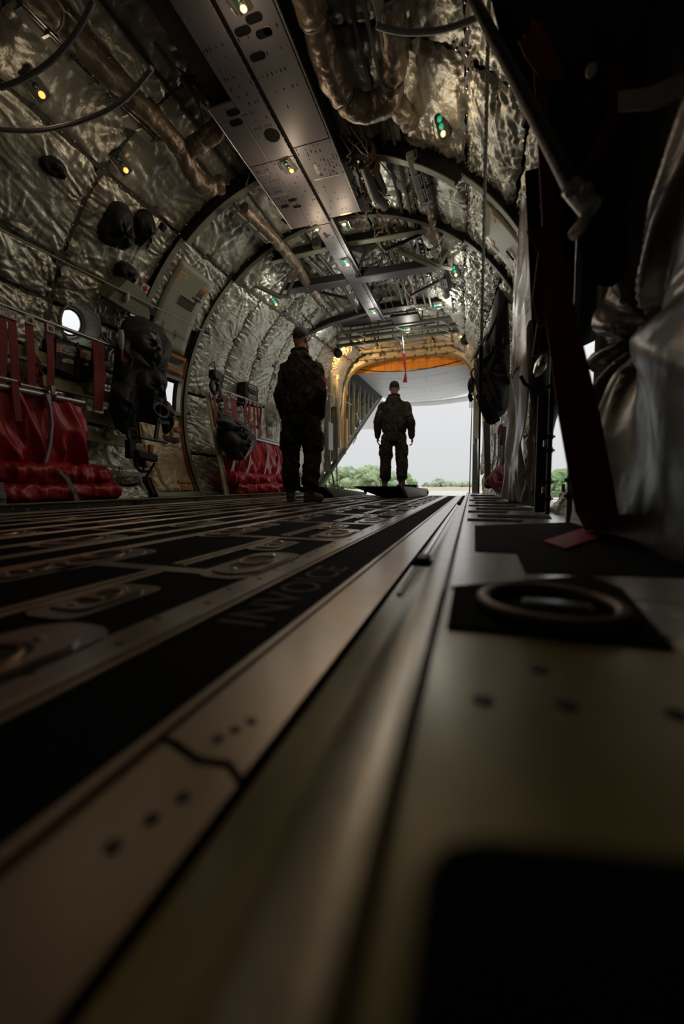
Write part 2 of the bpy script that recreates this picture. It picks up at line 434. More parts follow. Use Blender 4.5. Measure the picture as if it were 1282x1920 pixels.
rng = np.random.RandomState(3)
def vnoise(rs, X, Y):                        # smooth value noise on a random lattice
    L = rs.rand(64, 64); xi = np.floor(X).astype(int); yi = np.floor(Y).astype(int); fx = X - xi; fy = Y - yi
    fx = fx * fx * (3 - 2 * fx); fy = fy * fy * (3 - 2 * fy); g = lambda i, j: L[i % 64, j % 64]
    return (g(xi, yi) * (1 - fx) + g(xi + 1, yi) * fx) * (1 - fy) + (g(xi, yi + 1) * (1 - fx) + g(xi + 1, yi + 1) * fx) * fy
def blanket(parent, Y0, Y1, a0, a1, m='blanket', res=.0105, amp=1.0, seed=None, centre=False, gather=1.0):
    rs = np.random.RandomState(seed if seed is not None else rng.randint(1 << 30))
    A = sec((Y0 + Y1) / 2)[0]; L = Y1 - Y0; Wd = abs(a1 - a0) * PI / 180 * A
    if S((Y0 + Y1) / 2, (a0 + a1) / 2)[1] < 1.1: res *= 2.2
    nu = max(6, int(L / res)); nv = max(6, int(Wd / res))
    u = np.linspace(0, 1, nu + 1); v = np.linspace(0, 1, nv + 1); U, Vv = np.meshgrid(u, v, indexing='ij')
    x = U * L; y = Vv * Wd
    puff = (4 * U * (1 - U) + 1e-9) ** .45 * (4 * Vv * (1 - Vv) + 1e-9) ** .45
    d = .008 + .040 * puff
    snaps = [(0, 0), (L, 0), (0, Wd), (L, Wd), (L * rs.uniform(.3, .7), 0), (L * rs.uniform(.3, .7), Wd), (0, Wd * rs.uniform(.3, .7)), (L, Wd * rs.uniform(.3, .7))]
    if centre: snaps.append((L * rs.uniform(.4, .6), Wd * rs.uniform(.4, .6)))
    wx = x + .05 * (vnoise(rs, x * 7, y * 7) - .5); wy = y + .05 * (vnoise(rs, x * 7, y * 7) - .5)
    for (sx, sy) in snaps:
        r = np.hypot(wx - sx, wy - sy) + 1e-6; th = np.arctan2(wy - sy, wx - sx)
        w = 1 - np.abs(2 * vnoise(rs, (th + PI) * rs.uniform(3.2, 5.0), r * 4 + 1) - 1) * 1.6
        d = d + .024 * amp * np.exp(-r / .22) * np.minimum(1, r / .05) * w
        d = d - .022 * np.exp(-(r / .035) ** 2)
    eu = gather * (np.exp(-x / .13) + np.exp(-(L - x) / .13) + .30); ev = np.exp(-y / .12) + np.exp(-(Wd - y) / .12) + .12
    sk = rs.uniform(-.5, .5)
    ru = 1 - np.abs(2 * vnoise(rs, wx * 3.2, (wy + sk * wx) * 26) - 1) * 1.7; ru2 = 1 - np.abs(2 * vnoise(rs, wx * 5, (wy - .3 * wx) * 50) - 1) * 1.7
    rv = 1 - np.abs(2 * vnoise(rs, (wx - sk * wy) * 26, wy * 3.2) - 1) * 1.7; rv2 = 1 - np.abs(2 * vnoise(rs, (wx + .4 * wy) * 48, wy * 5) - 1) * 1.7
    d = d + amp * (eu * (.012 * np.maximum(ru, -.3) + .0055 * ru2) + ev * (.010 * np.maximum(rv, -.3) + .0055 * rv2))
    d = d + .012 * amp * (vnoise(rs, x * 5, y * 5) - .5)
    P = np.zeros((nu + 1, nv + 1, 3)); Ys = Y0 + x[:, 0]; an = a0 + (a1 - a0) * v
    for i in range(nu + 1):
        Aa, Bb, z, n = sec(Ys[i]); c = np.cos(np.radians(an)); s_ = np.sin(np.radians(an))
        P[i, :, 0] = XC + (Aa - d[i]) * np.sign(c) * np.abs(c) ** (2 / n); P[i, :, 1] = Ys[i]
        P[i, :, 2] = z + (Bb - d[i]) * np.sign(s_) * np.abs(s_) ** (2 / n)
    keep = np.ones((nu, nv), bool)
    for i in range(nu):
        for j in range(nv):
            am = a0 + (a1 - a0) * (j + .5) / nv
            if (130 < am or am < 50) and open_at(Y0 + L * (i + .5) / nu, am, .015): keep[i, j] = False
    if not keep.any(): return
    return build('insulation_blanket', MB().grid(P, keep), m, parent, smooth=True, ang=80)
# ceiling / wall stations
YF = [1.62, 2.45, 3.27]
Yf_fwd = [-2.5, -1.0, 0.0, .8]
def strip_along_Y(b, Y0, Y1, a, w=.05, t=.012, step=.2):
    n = max(1, int((Y1 - Y0) / step)); p = [S(Y0 + (Y1 - Y0) * i / n, a, .022) for i in range(n + 1)]
    for i in range(n):
        q, e, tt, nn = frame((p[i][1] + p[i + 1][1]) / 2, a); b.bar(p[i], p[i + 1], w, t, nn)
def strip_around(b, Y, a0, a1, w=.05, t=.012, step=5, d=.022):
    n = max(1, int(abs(a1 - a0) / step)); aa = np.linspace(a0, a1, n + 1)
    for i in range(n):
        am = (aa[i] + aa[i + 1]) / 2
        if (am > 130 or am < 50) and open_at(Y, am, .06): continue
        q, e, tt, nn = frame(Y, am); b.bar(S(Y, aa[i], d), S(Y, aa[i + 1], d), w, t, nn)
LA = [130, 151, 160.5, 172, 187, 204, 214]
RA = [50, 36, 22, 8, -8, -24, -34]
stations = Yf_fwd + [1.62, 2.45, 3.27, 4.12, 4.75, 5.3, 5.85, 6.45, 7.1, 7.9, 8.75]
for i in range(len(stations) - 1):
    Y0, Y1 = stations[i], stations[i + 1]
    fwd = Y1 <= .81
    if fwd:
        blanket(wall_left, Y0, Y1, 130, 214, res=.06); blanket(wall_right, Y0, Y1, 50, -34, res=.06); blanket(ceiling, Y0, Y1, 50, 130, res=.08); continue
    far = Y0 > 4.0
    la = [130, 171, 192, 214] if far else LA
    for j in range(len(la) - 1):
        if not far and Y0 > 3.2 and la[j] >= 130 and la[j] < 206: 
            if la[j] >= 151 : continue            # door_1 and its hatch are here
        if Y0 > 7.5 and la[j] > 160: continue
        blanket(wall_left, Y0 + .012, Y1 - .012, la[j] + .4, la[j + 1] - .4, 'blanket_tan' if Y0 > 7.0 and la[j] < 150 else 'blanket', gather=1.5 if far else 1.0, amp=.72 if far else 1.0)
    for j in range(len(RA) - 1):
        if Y0 > 7.5 and RA[j] < 20: continue
        blanket(wall_right, Y0 + .012, Y1 - .012, RA[j] - .4, RA[j + 1] + .4, 'blanket' if Y0 < 7 else 'blanket_tan', gather=1.2 if far else 1.0)
    ca = [50, 66, 82, 98, 114, 130]
    for j in range(5):
        blanket(ceiling, Y0 + .012, Y1 - .012, ca[j] + .4, ca[j + 1] - .4, 'blanket' if Y0 < 7 else 'blanket_tan', res=.016)
for i, Y in enumerate(stations[4:]):
    for par, a0, a1 in ((wall_left, 130, 212), (wall_right, 50, -30), (ceiling, 50, 130)):
        if Y > 7.5 and par is not ceiling: a0, a1 = (130, 160) if par is wall_left else (50, 20)
        b = MB(); strip_around(b, Y, a0, a1); build('seam_strip', b, 'seam', par)
for par, angs in ((wall_left, (130, 151, 160.5, 171)), (wall_right, (50, 22)), (ceiling, (66, 114))):
    for a in angs:
        for k in range(4, len(stations) - 3):
            if (a == 171) != (stations[k] > 4) and a > 130 and par is wall_left: continue
            if a > 155 and stations[k] > 2.4: continue
            if a > 140 and 3.2 < stations[k] < 4.1: continue
            b = MB(); strip_along_Y(b, stations[k], stations[k + 1], a); build('seam_strip', b, 'seam', par)
# snap studs along the seams
for par, angs, yr in ((wall_left, np.arange(130, 210, 4.5), stations[4:-2]), (wall_right, np.arange(50, -20, -4.5), stations[4:-2]), (ceiling, np.arange(52, 130, 5), stations[4:-1])):
    b = MB()
    for Y in yr:
        for a in angs:
            if open_at(Y, a, .1): continue
            p, e, t, n = frame(Y, a); b.lathe(S(Y, a, .028), n, [(.011, 0), (.011, .004), (.005, .009)], 8)
    for a in ((130, 151, 160.5) if par is wall_left else (50, 22) if par is wall_right else (66, 114)):
        for Y in np.arange(.85, 7.5, .085 if par is not ceiling else .14):
            if open_at(Y, a, .1) or (a > 140 and 3.2 < Y < 4.1): continue
            p, e, t, n = frame(Y, a); b.lathe(S(Y + rng.uniform(-.02, .02), a + rng.uniform(-.5, .5), .03), n, [(.008, 0), (.008, .004), (.004, .008)], 7)
    build('snap_stud', b, 'snap', par, smooth=True, stuff=True)

# ring frames A and B: deep dark webs with a bright inner flange
def ring_frame(name, Y, depth, a0, a1, lab, parent, fl='green_paint', web='black', inner=.06):
    b = MB(); n = int(abs(a1 - a0) / 3); aa = np.linspace(a0, a1, n + 1)
    for i in range(n):
        p = [S(Y, aa[i], depth), S(Y, aa[i + 1], depth), S(Y, aa[i + 1], -.07), S(Y, aa[i], -.07)]
        b.poly3(p, (0, .02, 0))
    w = build('frame_web', b, web, parent)
    b = MB()
    for i in range(n):
        q, e, t, nn = frame(Y, (aa[i] + aa[i + 1]) / 2); b.bar(S(Y - .0, aa[i], depth), S(Y, aa[i + 1], depth), inner, .008, nn)
    build('frame_flange', b, fl, parent); return w
ring_frame('frame', 3.27, .17, 50, 130, '', ceiling); ring_frame('frame', 3.27, .10, 130, 162, '', wall_left); ring_frame('frame', 3.27, .10, 50, 20, '', wall_right)
ring_frame('frame', 4.12, .11, 50, 130, '', ceiling, 'green_dark', inner=.05); ring_frame('frame', 4.12, .07, 130, 209, '', wall_left, 'green_paint', web='green_dark', inner=.05); ring_frame('frame', 4.12, .09, 50, 22, '', wall_right, 'green_dark', inner=.05)
# stringers: longitudinal angle bars over the ceiling blankets
for X, z in ((-.30, 2.74), (-.70, 2.86), (-.62, 2.84), (-1.02, 2.93), (-1.78, 2.93), (-1.92, 2.92), (-2.0, 2.86), (-2.45, 2.72)):
    b = MB(); b.bar((X, .9, z), (X, 6.3, z), .022, .012); b.bar((X - .01, .9, z + .02), (X - .01, 6.3, z + .02), .004, .04)
    build('stringer', b, 'green_paint' if X in (-.62, -1.92) else 'green_dark', ceiling)
# ------------------------------------------------------------------ floor
b = MB(); b.box((-1.44, 2.3, -.03), (2.62, 9.8, .048)); b.box((-1.44, -1.5, -.03), (2.62, 2.2, .048))
floor = struct('floor', b, 'black_matte')
stripX = [-.395, -.64, -.97, -1.13, -1.32, -1.55, -1.78, -2.02, -2.25, -2.48, -2.70]
edges = [-.215] + stripX
crossY = [-.45, .13, .72, 1.27, 1.85, 2.42, 3.0, 3.57, 4.15, 4.72, 5.3, 5.87, 6.45, 7.0]
for i in range(len(edges) - 1):
    xa, xb = edges[i], edges[i + 1]
    for k in range(len(crossY) - 1):
        b = MB(); b.box(((xa + xb) / 2, (crossY[k] + crossY[k + 1]) / 2, -.004), (xa - xb, crossY[k + 1] - crossY[k], .008)); build('floor_panel', b, 'floor_black', floor)
def fstrip(x0, x1, Y0, Y1, z, m='floor_metal', bev=.001):
    b = MB(); b.box(((x0 + x1) / 2, (Y0 + Y1) / 2, z / 2), (abs(x1 - x0), Y1 - Y0, z), bev=bev); return build('floor_strip', b, m, floor)
fstrip(-.425, -.375, -.6, 7.0, .003, 'floor_metal_worn'); fstrip(-.372, -.358, -.6, 7.0, .007); fstrip(-.354, -.346, -.6, 7.0, .005)
b = MB()
for Y in np.arange(.1, 5, .085): b.lathe((-.402 + .012 * math.sin(Y * 40), Y, .0029), (0, 0, 1), [(.006, 0), (.006, .0005), (.003, .0012)], 8)
build('rivet', b, 'black', floor, stuff=True)
for X in stripX[1:]:
    for k in range(len(crossY) - 1):
        if X > -.7:
            fstrip(X - .017, X - .005, crossY[k] + .03, crossY[k + 1] - .03, .008, 'floor_metal'); fstrip(X + .002, X + .016, crossY[k] + .03, crossY[k + 1] - .03, .006, 'floor_metal')
        elif k % 3 == 0:
            fstrip(X - .014, X - .002, crossY[k], crossY[min(k + 3, len(crossY) - 1)], .007, 'floor_metal'); fstrip(X + .006, X + .014, crossY[k], crossY[min(k + 3, len(crossY) - 1)], .005, 'floor_metal')
for k, Y in enumerate(crossY):
    fstrip(-.95, -.425, Y - .022, Y + .022, .0022, 'floor_metal_worn')
    if k % 2: fstrip(-1.77, -1.14, Y - .02, Y + .02, .0022, 'floor_metal_worn'); fstrip(-2.47, -1.8, Y + .2, Y + .24, .0022, 'floor_metal_worn')
def rrect(w, h, r, n=5):
    p = []
    for cx_, cy_, a in ((w / 2 - r, h / 2 - r, 0), (-w / 2 + r, h / 2 - r, 90), (-w / 2 + r, -h / 2 + r, 180), (w / 2 - r, -h / 2 + r, 270)):
        for i in range(n + 1): p.append((cx_ + r * math.cos(R_(a + 90 * i / n)), cy_ + r * math.sin(R_(a + 90 * i / n))))
    return p
def tiedown(X, Y, big=True):
    w, h, r = (.11, .25, .05) if big else (.075, .13, .02)
    b = MB(); b.prism(rrect(w + .03, h + .06, r + .01), (X, Y, 0), (1, 0, 0), (0, 1, 0), (0, 0, .003)); b.prism(rrect(w, h, r), (X, Y, .003), (1, 0, 0), (0, 1, 0), (0, 0, .004))
    t = build('tie_down_plate', b, 'floor_metal_worn', floor)
    b = MB(); b.prism(rrect(w * .62, h * .62, w * .3), (X, Y, .007), (1, 0, 0), (0, 1, 0), (0, 0, .0006)); build('inlay', b, 'black', t)  # black sheet laid on top puts the hollow's shade into colour
    b = MB(); b.torus((X, Y + .01, .0065), (1, 0, 0), (0, 1, 0), h * .22, .005 if big else .0035, 18, 6, e=.7); b.box((X, Y - h * .1, .008), (w * .5, .02, .004), bev=.002); build('ring', b, 'bronze', t, smooth=True)
    for q in (-1, 1): b = MB(); b.lathe((X, Y + q * h * .36, .007), (0, 0, 1), [(.007, 0), (.007, .002), (.002, .004)], 8); build('bolt', b, 'steel', t, smooth=True)
for Y in (.24, .83, 1.44, 2.02, 2.6, 3.18, 3.76, 4.34, 4.92, 5.5, 6.1): tiedown(-.485, Y)
for Y in (.49, 1.1, 1.66, 2.25, 2.85, 3.4, 4.0, 4.6): tiedown(-.575, Y, False)
for Y in (.77, 1.36, 1.94, 2.52, 3.1, 3.7): tiedown(-.90, Y)
for Y in (.60, 1.62, 2.2, 2.8): tiedown(-.90, Y, False)
for X in (-1.24, -1.66, -2.12):
    for Y in (1.0, 1.6, 2.2, 2.8, 3.4, 4.4, 5.2): tiedown(X, Y)
# inboard flange of the right rail, in two plates that meet with a bent joint
b = MB(); b.prism([(-.21, -.6), (-.135, -.6), (-.135, .205), (-.15, .215), (-.172, .212), (-.2, .222), (-.21, .224)], (0, 0, 0), (1, 0, 0), (0, 1, 0), (0, 0, .003)); build('rail_flange', b, 'floor_metal', floor)
b = MB(); b.prism([(-.21, .229), (-.2, .228), (-.172, .218), (-.15, .221), (-.135, .211), (-.135, 7), (-.21, 7)], (0, 0, 0), (1, 0, 0), (0, 1, 0), (0, 0, .0045)); build('rail_flange', b, 'floor_metal', floor)
fstrip(-.222, -.212, -.6, 7, .008)
for i, Y in enumerate((.148, .168, .186, .238, .251, .264)):
    b = MB(); b.lathe((-.172 + .006 * (i % 3), Y, .0032 if Y < .215 else .0046), (0, 0, 1), [(.0045, 0), (.0045, .0004), (.002, .0006)], 12); build('screw_hole_shade', b, 'black', floor)  # black discs on the surface stand in for the dark of holes
text('stencilled_lettering', 'INVOICE', .105, (-.292, .66, .0006), (0, 1, 0), (-1, 0, 0), 'stencil_worn', floor, .0002, 1.0)
# ------------------------------------------------------------------ right rail and side ledge
b = MB(); b.prism([(-.128, 0), (-.124, .006), (-.118, .0085), (-.092, .013), (-.080, .0165), (-.071, .024), (-.065, .036), (-.062, .047), (-.06, .055), (.5, .055), (.5, -.05), (-.128, -.05)], (0, -.8, 0), (1, 0, 0), (0, 0, 1), (0, 7.8, 0))
ledge = struct('floor_ledge', b, 'rail_green', smooth=True, ang=30)
b = MB(); b.prism([(-.062, .05), (-.058, .062), (-.046, .067), (-.030, .067), (-.026, .0555), (-.05, .05)], (0, -.8, 0), (1, 0, 0), (0, 0, 1), (0, 7.8, 0)); build('rail_lip', b, 'rail_lip_metal', ledge, smooth=True, ang=35)
b = MB(); b.bar((-.108, .64, .012), (-.108, 7, .012), .010, .003, (-.15, 0, 1)); build('rail_bead', b, 'rail_silver', ledge)
def ledgepoly(name, pts, z0, z1, m):
    b = MB(); b.poly3([V3((x, y, z0)) for x, y in pts], (0, 0, z1 - z0)); return build(name, b, m, ledge)
ledgepoly('ledge_plate', [(-.022, .535), (.45, .535), (.45, 7), (-.022, 7)], .055, .0575, 'ledge_plate')
ledgepoly('ledge_plate', [(.17, .36), (.45, .36), (.45, .53), (.10, .53), (.12, .5), (.17, .41)], .055, .057, 'ledge_plate')
pp = [atZ(x, y, .0595)[:2] for x, y in ((890, 985), (1095, 978), (1250, 1000), (1330, 1050), (1330, 1082), (985, 1072), (968, 1036), (890, 1032))]
ledgepoly('antiskid_or_hollow', [tuple(q) for q in pp], .0575, .0592, 'floor_black')
pp = [atZ(x, y, .0585)[:2] for x, y in ((852, 1098), (1100, 1078), (1165, 1102), (1262, 1212), (838, 1172))]
ledgepoly('antiskid_or_hollow', [tuple(q) for q in pp], .055, .0585, 'black_matte')  # flat black sheet stands in for the dark pocket around the ring
for (y0, y1, x0, x1) in ((1.52, 1.62, -.01, .17), (1.70, 1.86, .03, .30), (1.98, 2.12, -.01, .16), (2.2, 2.4, .03, .3), (2.55, 2.72, -.01, .25), (2.9, 3.2, .03, .33), (3.4, 3.7, -.01, .2), (3.9, 4.4, .03, .33), (4.7, 5.4, .0, .3)):
    ledgepoly('antiskid_or_hollow', [(x0, y0), (x1, y0), (x1 + .02, y1), (x0, y1)], .0575, .0592, 'floor_black')
bk = MB(); bk.poly3([atZ(x, y, .112) for x, y in ((1500, 1640), (1282, 1610), (900, 1570), (830, 1585), (790, 1640), (750, 1900), (700, 2250), (1500, 2300))], (0, 0, -.0565)); fb = build('foam_block', bk, 'black_matte'); tag(fb, 'black block on the ledge right in front of the lens, bottom right corner', 'block')
b = MB(); c = atZ(1030, 1135, .063); b.torus(c, (1, 0, 0), (0, 1, 0), .066, .0085, 28, 10, e=1.0); t = build('lashing_ring', b, 'ring_dark', ledge, smooth=True, label='dull bronze lashing ring in its black recess')
b = MB(); b.box(c + V3((.01, .015, -.003)), (.07, .02, .008), bev=.003); build('ring_stem', b, 'steel', t)
for x, y in ((905, 1312), (1270, 1340), (1010, 1255), (1060, 1320)):
    b = MB(); c = atZ(x, y, .0555); b.lathe(c, (0, 0, 1), [(.0065, -.001), (.0065, .0004), (.003, .0008)], 14); build('screw_hole_shade', b, 'black', ledge)  # black disc drawn for the shade inside each hole
b = MB(); c = atZ(797, 1050, .062); b.box(c + V3((-.004, 0, .0)), (.022, .05, .014), bev=.004); b.tube([c + V3((-.02, -.01, -.004)), c + V3((.016, -.01, -.004))], .006); build('rail_latch', b, 'black', ledge, smooth=True, label='small black lock latch on the rail lip')
for k, Y in enumerate((3.0, 3.3, 3.7, 4.2, 4.8)):
    b = MB(); b.box((-.075, Y, .052), (.03, .04, .022), bev=.005); build('rail_latch', b, 'black', ledge)
# left rail
b = MB(); b.prism([(-2.75, -.02), (-2.75, .058), (-2.79, .062), (-3.3, .062), (-3.3, -.05), (-2.75, -.05)], (0, -.8, 0), (1, 0, 0), (0, 0, 1), (0, 7.8, 0)); ledgeL = struct('trim_1', b, 'rail_blue')
b = MB(); b.box((-2.765, 3.1, .064), (.05, 7.8, .012), bev=.003); build('rail_lip', b, 'tan_lip', ledgeL)
b = MB(); b.box((-2.735, 3.1, .006), (.025, 7.8, .014), bev=.002); build('rail_foot', b, 'floor_metal', ledgeL)
for k, Y in enumerate(list(np.arange(1.75, 2.05, .09)) + [2.2, 2.28, 2.5, 2.6, 2.9, 3.0, 3.3, 3.6, 3.7, 4.2, 4.3, 4.6, 5.0, 5.1]):
    b = MB(); b.ring((-2.7495, Y, .028 + .01 * (k % 3 == 0)), (0, 1, 0), (0, 0, 1), .004, .009 if k < 8 else .006, (.0015, 0, 0), 10); build('rail_hole', b, 'tan_lip', ledgeL)
for Y in (1.6, 2.75, 3.55, 4.6, 5.6):
    b = MB(); b.box((-2.745, Y, .045), (.02, .08, .026), bev=.003); build('rail_latch', b, 'black', ledgeL)
# ------------------------------------------------------------------ overhead equipment tray
ZT = 2.62
tray = thing('overhead_tray', 'long dark grey riveted equipment tray hanging under the ceiling centre line', 'equipment tray', (-1.35, 2.6, ZT))
def tplate(name, x0, x1, Y0, Y1, m='tray_grey', z=ZT, t=.012, parent=tray):
    b = MB(); b.box(((x0 + x1) / 2, (Y0 + Y1) / 2, z + t / 2), (abs(x1 - x0), Y1 - Y0, t), bev=.002); return build(name, b, m, parent)
tplate('tray_panel', -1.495, -1.305, .6, 2.86); tplate('tray_panel', -1.275, -1.0, .6, 2.80)
tplate('tray_panel', -1.675, -1.50, 2.36, 2.86); tplate('tray_panel', -1.675, -1.50, 2.865, 3.64)
tplate('tray_panel', -1.495, -1.305, 2.865, 3.66); tplate('tray_panel', -1.275, -.985, 2.805, 3.60)
tplate('tray_panel', -1.46, -1.31, 3.67, 4.70); tplate('tray_panel', -1.46, -1.31, 4.705, 5.95)
b = MB(); b.box((-1.29, 3.3, ZT + .02), (.034, 5.3, .012)); build('centre_slot', b, 'black_matte', tray)
tplate('side_flange', -1.277, -1.262, 3.61, 6.0); tplate('side_flange', -.992, -.984, .6, 3.6, 'tray_edge', ZT - .002, .02); tplate('side_flange', -1.68, -1.674, 2.36, 3.64, 'tray_edge', ZT - .002, .06)
b = MB(); b.box((-1.33, 2.1, ZT + .14), (.62, 3.0, .20)); b.box((-1.58, 3.0, ZT + .1), (.2, 1.25, .15)); b.box((-1.37, 4.8, ZT + .05), (.18, 2.3, .08)); build('tray_body', b, 'black', tray)
def slot(x, y, w=.13, h=.045, r=None, m='black_matte', z=ZT, name='slot_shade_plate'):  # in black, the plate stands in for the shade inside a slot
    b = MB(); b.prism(rrect(w, h, min(w, h) / 2 - .001), (x, y, z), (1, 0, 0), (0, 1, 0), (0, 0, -.0012)); return build(name, b, m, tray)
for px, py in ((476, 34), (483, 106), (437, 211), (443, 230), (534, 387), (548, 375), (557, 387), (455, 58), (495, 62)):
    c = atZ(px, py, ZT); slot(c[0], c[1], .075 if py > 300 else .095, .034 if py > 300 else .045)
c = atZ(496, 60, ZT); slot(c[0] + .02, c[1], .05, .045, m='floor_metal', name='panel_cover')
c = atZ(648, 401, ZT); slot(c[0], c[1], .11, .02, m='floor_metal', name='handle_strip')
b = MB(); c = atZ(510, 254, ZT); b.lathe(c, (0, 0, -1), [(.055, 0), (.055, .0015), (.01, .0015)], 24); build('round_shade_plate', b, 'black_matte', tray)  # black disc stands in for the dark inside a round hole
for (x0, x1, y) in ((-1.655, -1.56, 2.95), (-1.66, -1.53, 3.19), (-1.24, -1.03, 3.13), (-1.2, -1.17, 2.98)):
    tplate('metal_strip', x0, x1, y, y + (.012 if x1 - x0 > .05 else .1), 'tray_edge', ZT - .002, .004)
rs = np.random.RandomState(11); b = MB()
for (x0, x1, y0, y1, n) in ((-1.66, -1.51, 2.88, 3.35, 70), (-1.49, -1.32, 2.87, 2.95, 22), (-1.26, -1.0, 2.82, 2.9, 16), (-1.2, -1.0, 2.93, 3.12, 44), (-1.26, -1.03, 1.2, 2.5, 60), (-1.48, -1.32, 2.0, 2.7, 40), (-1.48, -1.32, 3.0, 3.66, 30), (-1.45, -1.32, 3.7, 5.9, 60), (-1.26, -1.0, 3.1, 3.6, 18)):
    for i in range(n):
        x = x0 + (x1 - x0) * (round(rs.rand() * 8) / 8); y = y0 + (y1 - y0) * (round(rs.rand() * 12) / 12)
        b.box((x, y, ZT - .0006), (.005, .009 if rs.rand() < .6 else .02, .0014))
build('hole_shade_speck', b, 'black_matte', tray, stuff=True)  # black specks on the panels stand in for shade in small holes
for x in (-1.49, -1.31):
    b = MB()
    for Y in np.arange(.7, 5.9, .05):
        if x < -1.48 and Y > 3.66: continue
        b.lathe((x + .008, Y, ZT), (0, 0, -1), [(.003, 0), (.002, .0015)], 6)
    build('rivet', b, 'tray_edge', tray, stuff=True)
b = MB(); b.box((-1.40, 3.82, ZT - .002), (.025, .08, .004)); b.box((-1.385, 3.83, ZT - .003), (.05, .012, .004)); build('latch_plate', b, 'black', tray)
b = MB(); b.poly3([(-.98, 3.45, ZT), (-.93, 3.5, ZT + .06), (-.93, 3.7, ZT + .06), (-.98, 3.62, ZT)], (0, 0, .03)); build('end_bracket', b, 'tray_grey', tray)
# crossbeam under the tray end with its fork brackets
cb = thing('tray_crossbeam', 'grey straight crossbeam crossing under the narrow tray, forked brackets at both ends', 'beam', (-1.3, 4.75, 2.62))
for x0, x1 in ((-2.28, -1.465), (-1.305, -.30)):
    b = MB(); b.box(((x0 + x1) / 2, 4.75, 2.616), (x1 - x0, .13, .012), bev=.002); build('beam_face', b, 'tray_grey', cb)
    b = MB(); b.box(((x0 + x1) / 2, 4.70, 2.66), (x1 - x0, .02, .08)); b.box(((x0 + x1) / 2, 4.8, 2.66), (x1 - x0, .02, .08)); build('beam_web', b, 'black', cb)
def fork(pts, name='fork_bracket'):
    b = MB()
    for p, q, w in pts: b.bar(p, q, w, .03, (0, -1, .6)); b.bar(V3(p) + (0, -.012, -.006), V3(q) + (0, -.012, -.006), w * .35, .03, (0, -1, .6))
    build(name, b, 'green_paint', cb)
L0 = V3(atY(524, 555, 4.65)); fork([(atY(444, 516, 4.35), L0, .035), (atY(452, 524, 4.35), L0 + (.02, 0, -.03), .02), (atY(552, 500, 4.35), L0, .035), (atY(558, 505, 4.38), atY(538, 555, 4.68), .02), (L0, atY(545, 556, 4.72), .05)])
R0 = V3(atY(824, 498, 4.65)); fork([(atY(737, 463, 4.35), R0, .04), (atY(742, 470, 4.35), R0 + (-.02, 0, -.03), .02), (atY(864, 432, 4.35), R0, .035), (atY(856, 440, 4.38), atY(845, 500, 4.68), .02), (R0, atY(848, 504, 4.7), .03), (R0, atY(820, 512, 4.72), .05)])
for px in (818, 826):
    for py in (508, 517): b = MB(); b.lathe(atZ(px, py, 2.61), (0, 0, -1), [(.008, 0), (.006, .006)], 8); build('bolt', b, 'steel', cb)
# ------------------------------------------------------------------ ceiling beams
def beam_thing(name, label, pts, w, h, m='black', extra=None, fl='green_dark'):
    t = thing(name, label, 'beam', pts[0])
    for i in range(len(pts) - 1):
        b = MB(); b.bar(pts[i], pts[i + 1], w * .35, h, (0, 0, 1)); build('beam_web', b, m, t)
        b = MB(); d = V3((0, 0, -h / 2)); b.bar(V3(pts[i]) + d, V3(pts[i + 1]) + d, w, .012); d = -d; b.bar(V3(pts[i]) + d, V3(pts[i + 1]) + d, w, .012); build('beam_flange', b, fl, t)
    return t
beam_thing('transverse_beam', 'straight dark transverse beam behind the wide tray end, with a pale lower flange', [(-2.72, 4.35, 2.80), (-1.50, 4.35, 2.86), (-1.25, 4.35, 2.86), (-.10, 4.35, 2.83)], .07, .10, 'black', fl='green_paint')
beam_thing('transverse_beam', 'arched dark beam just behind the narrow tray end', [(-2.62, 6.25, 2.70), (-2.2, 6.25, 2.82), (-1.5, 6.25, 2.92), (-.9, 6.25, 2.93), (-.08, 6.25, 2.88)], .09, .09, 'black')
for k, (py0, py1, Y, lab) in enumerate(((625, 590, 6.8, 'nearest'), (637, 605, 7.1, 'middle'), (649, 618, 7.42, 'farthest'))):
    p, q = atY(632, py0, Y), atY(880, py1, Y)
    t = beam_thing('lattice_beam', 'thin olive lattice beam over the ramp, %s of the three' % lab, [p, q], .05, .035, 'green_dark', fl='green_dark')
    b = MB(); n = 9
    for i in range(n + 1):
        c = p + (q - p) * i / n; b.bar(c, c + V3((0, 0, .20)), .02, .02, (0, 1, 0))
    build('upright', b, 'green_dark', t)
    b = MB(); b.bar(p + V3((0, 0, .2)), q + V3((0, 0, .2)), .03, .03); build('top_chord', b, 'green_dark', t)
    b = MB()
    for i in (1, 4, 7):
        c = p + (q - p) * i / n; d = p + (q - p) * (i + .8) / n; b.bar(c + V3((0, .0, .0)), d + V3((0, .3, -.02)), .016, .016)
    build('diagonal_rod', b, 'alu_tube', t)
# diagonal struts and plumbing over the narrow tray
for k, (a, c, Y0, Y1) in enumerate((((740, 420), (690, 560), 4.3, 5.4), ((790, 440), (720, 470), 4.4, 4.2), ((700, 425), (668, 520), 4.3, 4.6), ((770, 555), (835, 520), 5.6, 5.0), ((650, 560), (590, 545), 5.6, 5.2), ((690, 590), (715, 560), 6.2, 5.6), ((560, 440), (530, 410), 4.3, 3.9), ((780, 360), (760, 400), 4.2, 4.25))):
    b = MB(); b.bar(atY(*a, Y0), atY(*c, Y1), .03, .03); build('diagonal_strut', b, 'black', ceiling)
for (x, y0, y1) in ((-.95, 4.4, 6.2), (-1.02, 4.4, 6.1), (-1.75, 4.5, 6.2), (-.85, 5.0, 6.2)):
    b = MB(); b.tube([(x, y0, 2.86), (x + .03, (y0 + y1) / 2, 2.9), (x, y1, 2.88)], .022, 10); build('conduit', b, 'green_dark' if x < -.9 else 'duct_wrap', ceiling, smooth=True)
rsw = np.random.RandomState(5)
